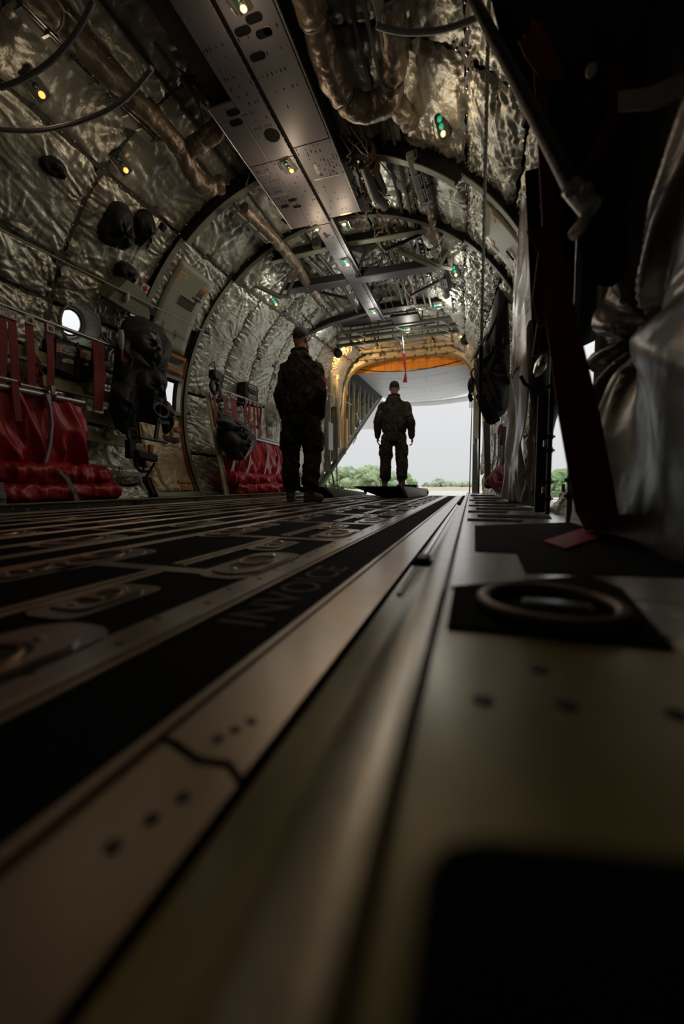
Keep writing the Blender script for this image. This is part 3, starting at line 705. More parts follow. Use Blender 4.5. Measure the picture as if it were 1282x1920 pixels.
def wires(cx, cy, cz, n, sx, sy, sz, name='wire_bundle'):
    b = MB()
    for i in range(n):
        p = V3((cx, cy, cz)) + rsw.uniform(-1, 1, 3) * (sx, sy, sz); pts = [p]
        for k in range(6): pts.append(pts[-1] + V3((rsw.uniform(-.05, .05), sy / 3 * rsw.uniform(.2, 1), rsw.uniform(-.05, .04))))
        b.tube(pts, .005, 5)
    return build(name, b, 'wire', ceiling, smooth=True)
wires(-.9, 3.0, 2.75, 12, .06, .35, .07); wires(-.88, 3.5, 2.72, 14, .08, .2, .08); wires(-.95, 4.5, 2.85, 26, .25, .5, .06); wires(-1.0, 5.3, 2.88, 22, .3, .5, .05); wires(-1.78, 2.4, 2.8, 8, .05, .3, .05); wires(-1.72, 3.1, 2.75, 9, .05, .25, .06); wires(-1.2, 7.6, 3.0, 20, .7, .4, .08)
for cx_, cy_, r_ in ((675, 285, .10), (735, 420, .06), (690, 310, .07)):
    b = MB(); c = atZ(cx_, cy_, 2.7); pts = [c + V3((r_ * math.cos(a), .1 * a / 6, r_ * math.sin(a))) for a in np.linspace(-1.2, 3.6, 14)]; b.tube(pts, .012, 8); b.tube([p + V3((.012, .03, -.01)) for p in pts], .009, 8); build('cable_loop', b, 'wire', ceiling, smooth=True)
for (px, py, d) in ((773, 190, .16), (600, 435, .10), (610, 545, .12), (655, 455, .1)):
    pass
b = MB(); c = atY(585, 532, 4.95); b.box(c, (.24, .2, .15), bev=.01); b.box(c + V3((.06, -.1, -.04)), (.06, .02, .03)); eb = build('equipment_box', b, 'green_dark'); tag(eb, 'dark green equipment box above the left half of the crossbeam', 'box')
for i, (px, py, Y, d) in enumerate(((600, 456, 4.5, (.12, .1, .09)), (594, 458, 4.3, (.09, .09, .1)))):
    b = MB(); b.box(atY(px, py, Y), d, bev=.006); o = build('equipment_box', b, 'green_dark'); tag(o, ('small green box hanging under the straight transverse beam' if i == 0 else 'small green box on top of the straight transverse beam near the tray'), 'box')
# ------------------------------------------------------------------ ducts wrapped in brown foil
def duct(label, pts, r, caps=True):
    t = thing('air_duct', label, 'air duct', pts[0][0] if isinstance(pts[0][0], np.ndarray) else pts[0])
    rs = np.random.RandomState(len(label)); P = [V3(p) for p in pts]; out = []; seg = []
    for i in range(len(P) - 1):
        n = max(2, int(np.linalg.norm(P[i + 1] - P[i]) / .012))
        for k in range(n): out.append(P[i] + (P[i + 1] - P[i]) * k / n)
    out.append(P[-1])
    A = np.array(out)
    for _ in range(14): A[1:-1] = .5 * A[1:-1] + .25 * A[2:] + .25 * A[:-2]
    n = 26; b = MB(); vs = []; u = None
    for i in range(len(A)):
        tt = unit(A[min(i + 1, len(A) - 1)] - A[max(i - 1, 0)])
        if u is None: u, w = perp(tt)
        else: u = unit(u - tt * (u @ tt)); w = np.cross(tt, u)
        s_ = i * .012
        for k in range(n):
            a = 2 * PI * k / n
            cr = 1 + .05 * math.sin(4 * a + 16 * s_ + 2 * math.sin(9 * s_)) + .075 * abs(math.sin(30 * s_ + 2.6 * math.sin(2 * a + 5 * s_))) + .05 * abs(math.sin(47 * s_ - 3 * math.sin(a + 9 * s_))) + .04 * math.sin(3 * a - 40 * s_)
            cinch = 1 - .2 * math.exp(-(((s_ % .42) - .2) / .018) ** 2)
            vs.append(A[i] + r * cr * cinch * (math.cos(a) * u + math.sin(a) * w))
    fs = [(i * n + k, i * n + (k + 1) % n, (i + 1) * n + (k + 1) % n, (i + 1) * n + k) for i in range(len(A) - 1) for k in range(n)]
    fs += [tuple(range(n))[::-1], tuple((len(A) - 1) * n + k for k in range(n))]
    b.add(vs, fs); build('wrapped_pipe', b, 'duct_wrap', t, smooth=True, ang=80)
    b = MB()
    for k in range(1, int(len(A) * .012 / .42) + 1):
        i = min(len(A) - 2, int((k * .42 - .22) / .012)); tt = unit(A[i + 1] - A[i]); u2, w2 = perp(tt); b.torus(A[i], u2, w2, r * .93, .006, 20, 5)
    if b.v: build('binding_cord', b, 'grey_web', t, smooth=True, stuff=True)
    return t
zd = 2.68
D = duct('fat brown wrapped air duct bending in a U beside the right of the tray', [(-.84, .7, zd), (-.85, 2.1, zd), (-.86, 2.45, zd - .02), (-.80, 2.62, zd - .05), (-.66, 2.70, zd - .05), (-.54, 2.66, zd - .05), (-.47, 2.45, zd - .02), (-.45, 2.1, zd), (-.43, .7, zd)], .072)
duct('short brown wrapped duct stub hanging down from the U shaped duct', [(-.56, 2.64, zd - .05), (-.49, 2.74, zd - .05), (-.46, 2.86, zd - .04), (-.45, 2.95, zd + .04)], .058)
duct('brown wrapped air duct running along the left ceiling towards the first ring frame', [(-2.2, .7, zd), (-2.18, 1.6, zd), (-2.16, 2.0, zd), (-2.10, 2.45, zd), (-2.09, 2.62, zd - .02), (-2.14, 2.78, zd - .05), (-2.13, 2.92, zd - .06), (-2.02, 3.02, zd)], .06)
duct('short brown wrapped duct branching from the left duct up to the tray', [(-2.12, 2.66, zd), (-1.98, 2.65, zd + .02), (-1.8, 2.62, zd + .05), (-1.7, 2.6, zd + .1)], .058)
duct('brown wrapped air duct on the left ceiling between the two ring frames', [(-2.02, 3.35, zd + .02), (-1.97, 3.8, zd + .02), (-1.95, 4.3, zd + .02), (-1.98, 4.75, zd - .02), (-2.0, 5.3, zd)], .05)
duct('brown wrapped air duct on the right ceiling between the two ring frames', [(-.42, 3.35, zd + .04), (-.40, 3.8, zd + .04), (-.38, 4.4, zd + .02), (-.36, 5.6, zd)], .045)
b = MB(); b.tube([(-.86, 3.2, 2.7), (-.84, 3.5, 2.66), (-.8, 3.75, 2.72)], .04, 12); b.tube([(-.82, 3.3, 2.76), (-.8, 3.65, 2.78)], .045, 12); o = build('green_pipe', b, 'green_dark', None, smooth=True); tag(o, 'short dull green pipe elbow right of the wide tray end', 'pipe')
# strip light housings beside the ducts (not lit)
for (p, q, lab) in (((-2.26, 1.55, 2.62), (-2.24, 2.02, 2.62), 'unlit olive strip light housing beside the left duct, nearest the frame corner'), ((-2.24, 2.07, 2.61), (-2.19, 2.45, 2.61), 'unlit olive strip light housing beside the left duct, just before its bend'),
                    ((-2.06, 3.2, 2.62), (-1.99, 3.75, 2.62), 'unlit strip light housing left of the tray between the ring frames'), ((-.50, 1.85, 2.62), (-.49, 2.36, 2.62), 'unlit strip light housing along the right duct at the top edge'),
                    ((-.49, 3.15, 2.66), (-.45, 3.75, 2.66), 'unlit strip light housing right of the tray between the ring frames'), ((-.42, 4.4, 2.64), (-.38, 5.3, 2.64), 'unlit strip light housing above the right half of the crossbeam'), ((-1.87, 4.4, 2.8), (-1.72, 5.4, 2.8), 'flat pale rail above the left half of the crossbeam')):
    t = thing('strip_light', lab, 'strip light', p)
    b = MB(); b.bar(p, q, .055, .03, bev=.006); build('housing', b, 'green_paint', t)
    b = MB(); b.bar(V3(p) + (.032, 0, .006), V3(q) + (.032, 0, .006), .008, .02); b.bar(V3(p) + (.05, 0, .006), V3(q) + (.05, 0, .006), .008, .016); build('cable_run', b, 'steel', t)
    b = MB()
    for k in np.linspace(.08, .92, 4): c = V3(p) + (V3(q) - V3(p)) * k; b.box(c + (.02, 0, -.012), (.05, .012, .012))
    build('clip', b, 'steel', t, stuff=True)
# ------------------------------------------------------------------ dome lamps: two green lenses and an amber one
def dome(label, p, along, nrm, hot=False, w=LAMP_W, sc=.85):
    t = thing('dome_lamp', label, 'lamp', p, 'three lens cargo lamps'); a = unit(along); n = unit(nrm); s = unit(np.cross(a, n)); ax = [s, a, n]
    b = MB(); b.box(V3(p) - n * .02, (.10 * sc, .17 * sc, .04), ax, bev=.008); hsg = build('housing', b, 'green_dark', t)
    b = MB(); b.box(V3(p) + n * .001, (.075 * sc, .15 * sc, .006), ax, bev=.002); build('face_plate', b, 'black', hsg)
    for k, m in ((-1, 'lens_green'), (0, 'lens_green'), (1, 'lens_amber_hot' if hot else 'lens_amber')):
        c = V3(p) + a * (.047 * k * sc)
        b = MB(); b.lathe(c, n, [(.021 * sc, 0), (.021 * sc, .006), (.016 * sc, .012), (.006 * sc, .015)], 14)
        build('amber_lens' if k == 1 else 'green_lens', b, m if k == 1 or p[1] > 4 or p[0] > -.3 else 'lens_green_off', t, smooth=True, label='glowing amber lens' if k == 1 else None)
    b = MB(); b.tube([V3(p) + s * .06 * sc - a * .07 * sc, V3(p) + s * .06 * sc + n * .02, V3(p) + s * .06 * sc + a * .07 * sc], .004, 6); build('guard_wire', b, 'steel', hsg)
    l = bpy.data.lights.new('lamp_glow', 'POINT'); l.energy = w * (.75 if p[1] < 2.7 else 2.0 if p[1] < 4 else 3.4); l.color = (1, .74, .50) if p[1] < 4 else (1, .93, .82); l.shadow_soft_size = .06
    o = bpy.data.objects.new('lamp_glow', l); COL.objects.link(o); o.location = tuple(V3(p) + n * .16 + a * .05 * sc)
    return t
dn = (0, 0, -1)
dome('three lens lamp set in the wide tray, amber lens lit', atZ(541, 312, ZT - .012), (.15, 1, 0), dn)
dome('three lens lamp at the top edge of the photo in the tray', atZ(447, -2, ZT - .012), (.1, 1, 0), dn, True)
dome('three lens lamp at the right rear corner of the wide tray', atZ(648, 424, ZT - .012), (-.1, -1, 0), dn, True, sc=.8)
dome('three lens lamp at the left rear corner of the wide tray', atZ(588, 432, ZT - .012), (1, -.3, 0), (0, .2, -1), True, sc=.8)
dome('three lens lamp in the narrow tray before the crossbeam', atZ(649, 492, ZT - .012), (.1, 1, 0), dn, True, sc=.9)
dome('three lens lamp at the very end of the narrow tray', atZ(700, 584, ZT - .012), (.1, 1, 0), dn, False, sc=.9)
def dome_wall(label, px, py, along=None, hot=False, tilt=0.3):
    Y, a = cyl(px, py); p, e, t, n = frame(Y, a); n2 = unit(n + V3((0, -tilt, 0))); q = S(Y, a, .10)
    tt = t if along is None else V3(along)
    al = unit(tt - n2 * (tt @ n2)); d = dome(label, q, al, n2, hot, LAMP_W * .22)
    b = MB(); b.bar(S(Y, a, .0), q - n2 * .03, .03, .02); b.bar(S(Y, a, .02) + al * .05, q - n2 * .03 + al * .05, .008, .008); build('mount_bracket', b, 'green_dark', d)
dome_wall('three lens lamp on the right wall above the first ring frame', 845, 208, (0, .1, -1), True, tilt=.9)
dome_wall('three lens lamp on the right wall below the fork bracket', 870, 497, (0, .1, -1), True, tilt=.9)
dome_wall('three lens lamp on the left wall above the hanging black bags', 216, 290, (0, 1, -.5))
dome_wall('three lens lamp on the left wall nearest the top left corner', 52, 140, (0, 1, -.5))
dome_wall('three lens lamp on the left quilted wall under the fork bracket', 502, 561, (0, 1, -.3), tilt=.6)
dome('three lens lamp under the arched beam on the right', atY(820, 572, 6.2), (1, 0, 0), (0, -.6, -1), True)
dome('three lens lamp between the lattice beams near the hanging streamer', atY(762, 618, 7.0), (1, 0, 0), (0, -.6, -1), False)
dome('three lens lamp above the lattice beams on the left', atY(606, 608, 6.6), (-1, 0, 0), (0, -.6, -1), True)
# ------------------------------------------------------------------ tail: arch frame, cargo door, ribs, sill
arch = MB()
def archp(x, z): return V3((x, 9.0, z))
ap = [(-2.80, .9), (-2.80, 2.35), (-2.72, 2.62), (-2.55, 2.80), (-2.25, 2.93), (-1.4, 3.02), (-.5, 2.96), (-.25, 2.84), (-.08, 2.64), (.0, 2.4), (.0, 2.05)]
an = []
for i in range(len(ap) - 1):
    for k in range(6): an.append((ap[i][0] + (ap[i + 1][0] - ap[i][0]) * k / 6, ap[i][1] + (ap[i + 1][1] - ap[i][1]) * k / 6))
an.append(ap[-1]); AN = np.array(an)
for _ in range(6): AN[1:-1] = .5 * AN[1:-1] + .25 * AN[2:] + .25 * AN[:-2]
g = np.zeros((len(AN), 8, 3)); cc = np.array([-1.4, 1.6])
for i, q in enumerate(AN):
    o_ = (q - cc) / np.linalg.norm(q - cc)
    for j in range(8):
        w = j / 7; bul = .05 * math.sin(PI * w) + .012 * math.sin(i * 1.7 + 3 * w) * math.sin(PI * w)
        p = q + o_ * (w * .42); g[i, j] = (p[0], 8.95 - bul + .02 * w, p[1])
arch_t = thing('arch_frame', 'tan padded arch frame at the head of the ramp opening, lit amber', 'frame', (-1.4, 9.0, 1.0))
build('arch_padding', MB().grid(g), 'blanket_tan', arch_t, smooth=True, ang=80, solid=.02)
b = MB(); b.tube([V3((q[0], 8.93, q[1])) for q in AN], .02, 8); build('arch_edge', b, 'tan_lip', arch_t, smooth=True)
for z, Y, lab in ((3.05, 8.55, 'wide tan rail across the top of the ramp opening'), (2.99, 8.85, 'lower tan rail right above the orange panel')):
    t = thing('tan_rail', lab, 'rail', (-1.4, Y, z)); b = MB(); b.box((-1.4, Y, z), (2.1, .06, .05), bev=.008); build('rail_bar', b, 'blanket_tan', t)
    for x in np.arange(-2.3, -.4, .22):
        b = MB(); b.box((x, Y - .02, z - .04), (.03, .05, .05), bev=.004); build('bracket', b, 'green_dark', t)
    for x in (-2.0, -.9):
        b = MB(); b.box((x, Y, z + .06), (.05, .05, .09), bev=.006); build('hinge_block', b, 'blanket_tan', t); b = MB(); b.box((x + .09, Y, z + .05), (.04, .05, .07), bev=.006); build('hinge_block', b, 'blanket_tan', t)
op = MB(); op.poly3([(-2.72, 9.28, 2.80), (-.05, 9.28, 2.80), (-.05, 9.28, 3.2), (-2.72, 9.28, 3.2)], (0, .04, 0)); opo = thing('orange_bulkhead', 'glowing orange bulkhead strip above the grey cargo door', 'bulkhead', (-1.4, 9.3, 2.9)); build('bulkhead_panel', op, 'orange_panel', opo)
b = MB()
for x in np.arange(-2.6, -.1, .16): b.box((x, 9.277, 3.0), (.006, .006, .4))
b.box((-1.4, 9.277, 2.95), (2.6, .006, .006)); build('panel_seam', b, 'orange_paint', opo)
dr = thing('cargo_door', 'pale grey raised cargo door with curved riveted skin above the men', 'cargo door', (-1.4, 11, 3))
def doorz(x, y): return 2.76 + .20 * ((x + 1.4) / 1.45) ** 2 + .01 * (y - 9.3) + .04 * max(0, (y - 12)) ** 2
yb = [9.3, 9.55, 10.0, 10.5, 11.05, 11.6, 12.15, 12.6, 13.05]; rsd = np.random.RandomState(2)
for k in range(len(yb) - 1):
    cuts = sorted([-2.86, .06] + list(rsd.uniform(-2.4, -.3, 2 if k else 4)))
    for j in range(len(cuts) - 1):
        x0, x1 = cuts[j] + .003, cuts[j + 1] - .003
        xs = np.linspace(x0, x1, max(2, int((x1 - x0) / .1) + 2)); g = np.zeros((2, len(xs), 3))
        for i, x in enumerate(xs):
            g[0, i] = (x, yb[k] + .004, doorz(x, yb[k])); g[1, i] = (x, yb[k + 1] - .004, doorz(x, yb[k + 1]))
        build('skin_panel', MB().slab(g, (0, 0, .01)), 'door_grey', dr, smooth=True, ang=30)
g = np.zeros((2, 24, 3))
for i, x in enumerate(np.linspace(-2.87, .07, 24)): g[0, i] = (x, 9.28, 0, ) ; g[1, i] = (x, 13.06, 0)
g = np.zeros((2, 40, 3)); yy = np.linspace(9.28, 13.06, 20); g = np.zeros((20, 40, 3))
for a_ in range(20):
    for i, x in enumerate(np.linspace(-2.87, .07, 40)): g[a_, i] = (x, yy[a_], doorz(x, yy[a_]) + .004)
build('backing_skin', MB().slab(g, (0, 0, .02)), 'door_seam', dr, smooth=True, ang=30)
b = MB()
for x in np.arange(-2.2, -.2, .035):
    for y in (9.85, 10.85): b.box((x, y, doorz(x, y) - .006), (.008, .01, .006))
build('rivet', b, 'door_seam', dr, stuff=True)
g = np.zeros((24, 8, 3))
for i, x in enumerate(np.linspace(-2.0, -.1, 24)):
    for j in range(8):
        th = j / 7; g[i, j] = (x, 13.15 + .5 * th, 2.86 + .1 * ((x + 1.4) / 1.45) ** 2 - .1 * math.sin(PI * th))
build('trailing_fairing', MB().grid(g), 'door_grey', dr, smooth=True, solid=.01)
# ribs of the tail side wall, left in view, right mirrored behind the hanging gear
for side, par in ((-1, wall_left), (1, wall_right)):
    xw = -2.90 if side < 0 else .10
    for k, Y in enumerate((7.95, 8.45, 9.35, 9.8, 10.3, 10.8, 11.25, 11.7, 12.1, 12.5)):
        if side > 0 and Y < 9: continue
        z0, z1 = sill(Y) + .03, 2.95 - max(0, 9 - Y) * .4
        b = MB(); b.box((xw, Y, (z0 + z1) / 2), (.14, .012, z1 - z0)); build('rib_web', b, 'hatch_paint', par)
        b = MB(); b.box((xw - side * .07, Y + .02, (z0 + z1) / 2), (.010, .05, z1 - z0)); build('rib_flange', b, 'green_paint', par)
        if k > 2:
            b = MB(); b.ring((xw - side * .03, Y - .012, z0 + (z1 - z0) * .45), (1, 0, 0), (0, 0, 1), .018, .03, (0, .024, 0), 12); build('lightening_hole', b, 'green_dark', par)
    b = MB(); b.bar((xw - side * .03, 7.1, -.01), (xw - side * .03, 13.0, 3.09), .10, .06, bev=.01); b.bar((xw - side * .12, 7.0, -.03), (xw - side * .12, 13.0, 3.10), .02, .03); build('sill_longeron', b, 'green_dark', par)
    b = MB(); b.bar((xw - side * .06, 8.9, 1.02), (xw - side * .06, 13.0, 3.14), .04, .05); build('sill_seal', b, 'hatch_paint', par)
    b = MB(); b.bar((xw - side * .05, 9.0, 2.93), (xw - side * .05, 13.0, 2.96), .06, .05); build('upper_longeron', b, 'alu_tube', par)
    if side < 0:
        b = MB()
        for (z0, z1) in ((2.3, 2.62), (1.05, 1.75)): b.box((xw + .075, 9.15, (z0 + z1) / 2), (.012, .13, z1 - z0), bev=.01)
        build('orange_pipe', b, 'orange_panel', par)
        b = MB()
        for y0, z0, y1, z1 in ((9.5, 2.7, 9.75, 2.0), (10.05, 2.55, 9.9, 1.75), (9.6, 1.2, 9.95, 1.5), (9.85, 2.0, 10.25, 1.75)): b.tube([(xw + .09, y0, z0), (xw + .1, (y0 + y1) / 2 + .04, (z0 + z1) / 2), (xw + .09, y1, z1)], .014, 7)
        build('hydraulic_line', b, 'alu_tube', par, smooth=True)
        b = MB(); b.tube([(xw + .12, 8.25, 2.5), (xw + .12, 8.4, 1.0)], .045, 10); b.lathe((xw + .12, 8.26, 2.42), (0, 0, 1), [(.06, 0), (.06, .1)], 10); build('tan_conduit', b, 'blanket_tan', par, smooth=True)
        b = MB(); c = atX(619, 818, xw + .2); b.box(c, (.03, .28, .55), bev=.01); build('rib_panel', b, 'hatch_paint', par)
        b = MB(); c = atX(611, 726, xw + .2); b.box(c, (.015, .16, .46)); pl_ = build('placard', b, 'white_mark', par)
        b = MB()
        for k in range(2): b.box(c + V3((.01, 0, -.1 + .2 * k)), (.004, .12, .15))
        build('placard_block', b, 'red_tag', par)
# stay rods from sill to ramp edge and small side ramp plate
b = MB(); b.tube([atX(628, 918, -2.55), atX(616, 855, -2.7)], .016, 8); b.tube([atX(632, 918, -2.5), atX(630, 800, -2.6)], .012, 8); o = build('stay_rod', b, 'green_dark', None, smooth=True); tag(o, 'thin dark stay rods from the left sill down to the deck edge', 'rod')
# ramp surface beyond the floor edge, sloping down
rp = MB(); rp.poly3([(-2.75, 7.02, -.06), (-.13, 7.02, -.06), (-.13, 10.2, -.95), (-2.75, 10.2, -.95)], (0, 0, -.06)); ramp = struct('ramp', rp, 'rail_blue')
# wedge shaped auxiliary ramps lying on the deck
def wedge(label, x0, x1, Y0, Y1, ztip, zback):
    t = thing('loading_wedge', label, 'loading ramp', ((x0 + x1) / 2, (Y0 + Y1) / 2, 0), 'auxiliary loading ramps')
    b = MB(); b.poly3([(x0 - .35, Y0 - .02, ztip), (x1, Y0, ztip), (x1 - .02, Y1, zback), (x0 - .3, Y1, zback)], (0, 0, -.012)); build('top_plate', b, 'rail_blue', t)
    b = MB(); b.add([(x0 - .35, Y0, ztip - .012), (x1, Y0, ztip - .012), (x1 + .02, Y0 + .35, .0), (x0, Y0 + .3, .0), (x0 - .3, Y1, zback - .012), (x1, Y1, zback - .012), (x1 + .02, Y1, .0), (x0, Y1, .0)], [(0, 1, 2, 3), (4, 7, 6, 5), (0, 3, 7, 4), (1, 5, 6, 2), (0, 4, 5, 1), (3, 2, 6, 7)]); build('wedge_body', b, 'black', t)
    b = MB(); b.poly3([(x1 + .012, Y0 - .005, ztip), (x1 + .03, Y0 + .33, .005), (x1 + .16, Y1, .0), (x1 + .16, Y1, zback)], (.02, 0, 0)); build('side_plate', b, 'green_paint', t)
    b = MB(); b.box((x1 + .17, Y1 - .02, .05), (.05, .04, .07), bev=.005); build('end_block', b, 'black', t)
    return t
wedge('dark wedge ramp lying on the deck under the far man', -1.22, -.90, 5.40, 7.15, .168, .118)
wedge('dark wedge ramp lying on the deck behind the near man', -2.2, -1.98, 5.3, 7.0, .16, .05)
b = MB(); b.box((-1.04, 6.9, .165), (.34, .22, .05), bev=.006); o = build('deck_block', b, 'black'); tag(o, 'small black block on the far wedge ramp by the right boot', 'block')
# flood lamps that shine amber on the tail ceiling
for (px, py, lab) in ((632, 662, 'black round flood lamp hanging at the left of the ramp opening'), (872, 637, 'black round flood lamp hanging at the right of the ramp opening')):
    c = atY(px, py, 7.55); t = thing('flood_lamp', lab, 'lamp', c)
    b = MB(); b.ell(c, (.075, .06, .085), None, 16, 10); build('lamp_shell', b, 'black', t, smooth=True)
    b = MB(); b.lathe(c + V3((0, .03, 0)), (0, 1, .3), [(.08, 0), (.085, .05), (.078, .055)], 16); build('lamp_rim', b, 'black', t, smooth=True)
    b = MB(); b.tube([c + V3((0, 0, .07)), c + V3((0, -.02, .2))], .012, 8); b.box(c + V3((0, 0, .09)), (.05, .04, .03)); build('lamp_yoke', b, 'black', t)
    b = MB(); b.lathe(c + V3((0, .075, .012)), (0, 1, .3), [(.06, 0), (.05, .008)], 16); build('lamp_lens', b, 'lens_amber', t)
    l = bpy.data.lights.new('flood_glow', 'SPOT'); l.energy = FLOOD_W * (1.6 if px < 700 else .8); l.color = (1, .64, .27); l.spot_size = R_(150); l.spot_blend = .6; l.shadow_soft_size = .05
    o = bpy.data.objects.new('flood_glow', l); COL.objects.link(o); o.location = tuple(c + V3((0, .13, .04))); o.rotation_euler = Vector((0, -1, -.25)).to_track_quat('Z', 'Y').to_euler()
# remove-before-flight style streamer (plain red) hanging from the beams
c = atY(757, 628, 7.0); t = thing('red_streamer', 'red pennant hanging on a cord in front of the cargo door', 'streamer', c)
b = MB(); b.tube([atY(752, 612, 7.0), atY(756, 648, 7.0), atY(757, 664, 7.0)], .012, 7); b.tube([atY(740, 630, 7.0), atY(752, 645, 7.0)], .02, 8); build('cord', b, 'steel', t)
b = MB(); b.ribbon([atY(757, 662, 7.0), atY(758, 680, 7.0), atY(760, 697, 7.0)], [(.055, 0, 0), (.05, .01, 0), (.015, .01, 0)], .004); build('upper_flag', b, 'red_tag', t)
b = MB(); b.ribbon([atY(760, 697, 7.0), atY(760, 704, 7.0), atY(759, 717, 7.0)], [(.01, 0, 0), (.03, .02, 0), (.075, .03, 0)], .004); build('lower_flag', b, 'red_tag', t)
for (px, w) in ((665, .5), (760, .45)):
    b = MB(); c = atY(px, 596 if px > 700 else 603, 6.6); b.box(c, (w, .3, .04), bev=.01); o = build('roof_locker', b, 'black'); tag(o, 'flat black locker hung above the ramp, %s of the pair' % ('right' if px > 700 else 'left'), 'locker')
# ------------------------------------------------------------------ left wall: porthole, hatch, paratroop door
wp, we, wt, wn = frame(2.72, 163); up = -wt
win = MB(); win.lathe(wp - wn * .10, wn, [(.108, 0), (.118, 0), (.145, .05), (.165, .14), (.178, .165), (.192, .165), (.196, .155), (.196, .12), (.20, .0), (.108, -.002)], 40, cap=False)
w1 = struct('window_1', win, 'hatch_paint', smooth=True, ang=50)
b = MB(); b.lathe(wp - wn * .095, wn, [(.112, 0), (.112, .006)], 32); build('pane', b, 'window_glass', w1)
b = MB(); b.ring(wp - wn * .09, we, up, .100, .116, wn * .012, 32); build('pane_gasket', b, 'green_dark', w1)
for k in range(6):
    a = k * PI / 3 + .3; b = MB(); b.lathe(wp + wn * .02 + (math.cos(a) * we + math.sin(a) * up) * .148, wn, [(.005, 0), (.003, .004)], 7); build('screw', b, 'black', w1)
# door surround and door
def cpatch(Y0, Y1, a0, a1, d, step=2.0, hole=True):
    na = max(2, int(abs(a1 - a0) / step)); ny = max(2, int((Y1 - Y0) / .035)); g = np.zeros((ny + 1, na + 1, 3)); kp = np.ones((ny, na), bool)
    for i in range(ny + 1):
        for j in range(na + 1): g[i, j] = S(Y0 + (Y1 - Y0) * i / ny, a0 + (a1 - a0) * j / na, d)
    for i in range(ny):
        for j in range(na):
            if hole and open_at(Y0 + (Y1 - Y0) * (i + .5) / ny, a0 + (a1 - a0) * (j + .5) / na, -.005): kp[i, j] = False
    return MB().grid(g, kp)
build('door_surround', cpatch(3.28, 4.11, 151, 213, -.02), 'green_dark', wall_left, smooth=True)
door1 = struct('door_1', cpatch(3.46, 4.10, 161, 190, .02, 1.0), 'hatch_paint', smooth=True)
rs0 = np.random.RandomState(9)
P0 = len(door1.children)
blanket(door1, 3.47, 4.06, 180, 206, 'blanket_tan', amp=.8, seed=21, centre=True, gather=.5)
def cstrip(b, pts, w, t, d):                # strip through (Y, angle) stations standing d off the lining
    for i in range(len(pts) - 1):
        p, q = S(*pts[i], d), S(*pts[i + 1], d); f = frame((pts[i][0] + pts[i + 1][0]) / 2, (pts[i][1] + pts[i + 1][1]) / 2); b.bar(p, q, w, t, f[3])
for Y in (3.43, 4.092):
    b = MB(); cstrip(b, [(Y, a) for a in range(161, 210, 3)], .018, .05, .02); build('orange_jamb', b, 'orange_paint', door1)
    b = MB(); cstrip(b, [(Y + (.018 if Y > 3.8 else -.03), a) for a in range(161, 210, 3)], .03, .03, .01); build('door_seal', b, 'black', door1)
b = MB(); cstrip(b, [(3.40, 160.6), (4.05, 160.6)], .035, .03, .04); build('orange_header', b, 'orange_paint', door1)
b = MB(); b.bar(S(3.42, 162.2, .045), S(4.0, 162.2, .045), .03, .004, wn); build('header_label', b, 'label_black', door1)
# window of the door
b = MB()
for (p, q) in (((3.77, 167.4), (4.08, 167.4)), ((3.77, 179.1), (4.08, 179.1)), ((3.775, 167.4), (3.775, 179.1)), ((4.07, 167.4), (4.07, 179.1))):
    cstrip(b, [p, ((p[0] + q[0]) / 2, (p[1] + q[1]) / 2), q], .03, .06, .02)
wf = build('window_frame', b, 'hatch_paint', door1)
b = MB(); b.poly3([S(3.78, 167.6, -.06), S(4.07, 167.6, -.06), S(4.07, 179, -.06), S(3.78, 179, -.06)], wn * .005); build('pane', b, 'window_glass', wf)
b = MB(); cstrip(b, [(3.80, 165.0), (4.04, 165.0)], .06, .012, .045); build('orange_plate', b, 'orange_paint', door1); 
b = MB(); b.bar(S(3.82, 165.4, .075), S(4.02, 165.4, .075), .014, .014, wn); build('door_handle', b, 'alu_tube', door1)
b = MB(); cstrip(b, [(3.82, 181), (3.88, 187)], .03, .02, .07); build('orange_lever', b, 'orange_paint', door1)
b = MB(); cstrip(b, [(3.72, 188), (3.97, 188.4)], .06, .006, .075); pl1 = build('door_placard', b, 'label_black', door1); f = frame(3.85, 188.2); text('placard_lettering', 'CAUTION', .04, S(3.84, 188.2, .08), (0, 1, 0), -f[2], 'label_orange', pl1)
b = MB(); cstrip(b, [(3.93, 184.4), (4.03, 184.6)], .05, .006, .07); build('red_placard', b, 'label_orange', door1)
b = MB(); cstrip(b, [(3.78, 203), (4.0, 203.2)], .03, .02, .06); cstrip(b, [(3.82, 205), (3.97, 205.2)], .06, .015, .05); build('orange_step', b, 'orange_paint', door1)
b = MB(); cstrip(b, [(3.40, 207.5), (4.10, 207.5)], .06, .03, .05); build('door_threshold', b, 'green_paint', door1)
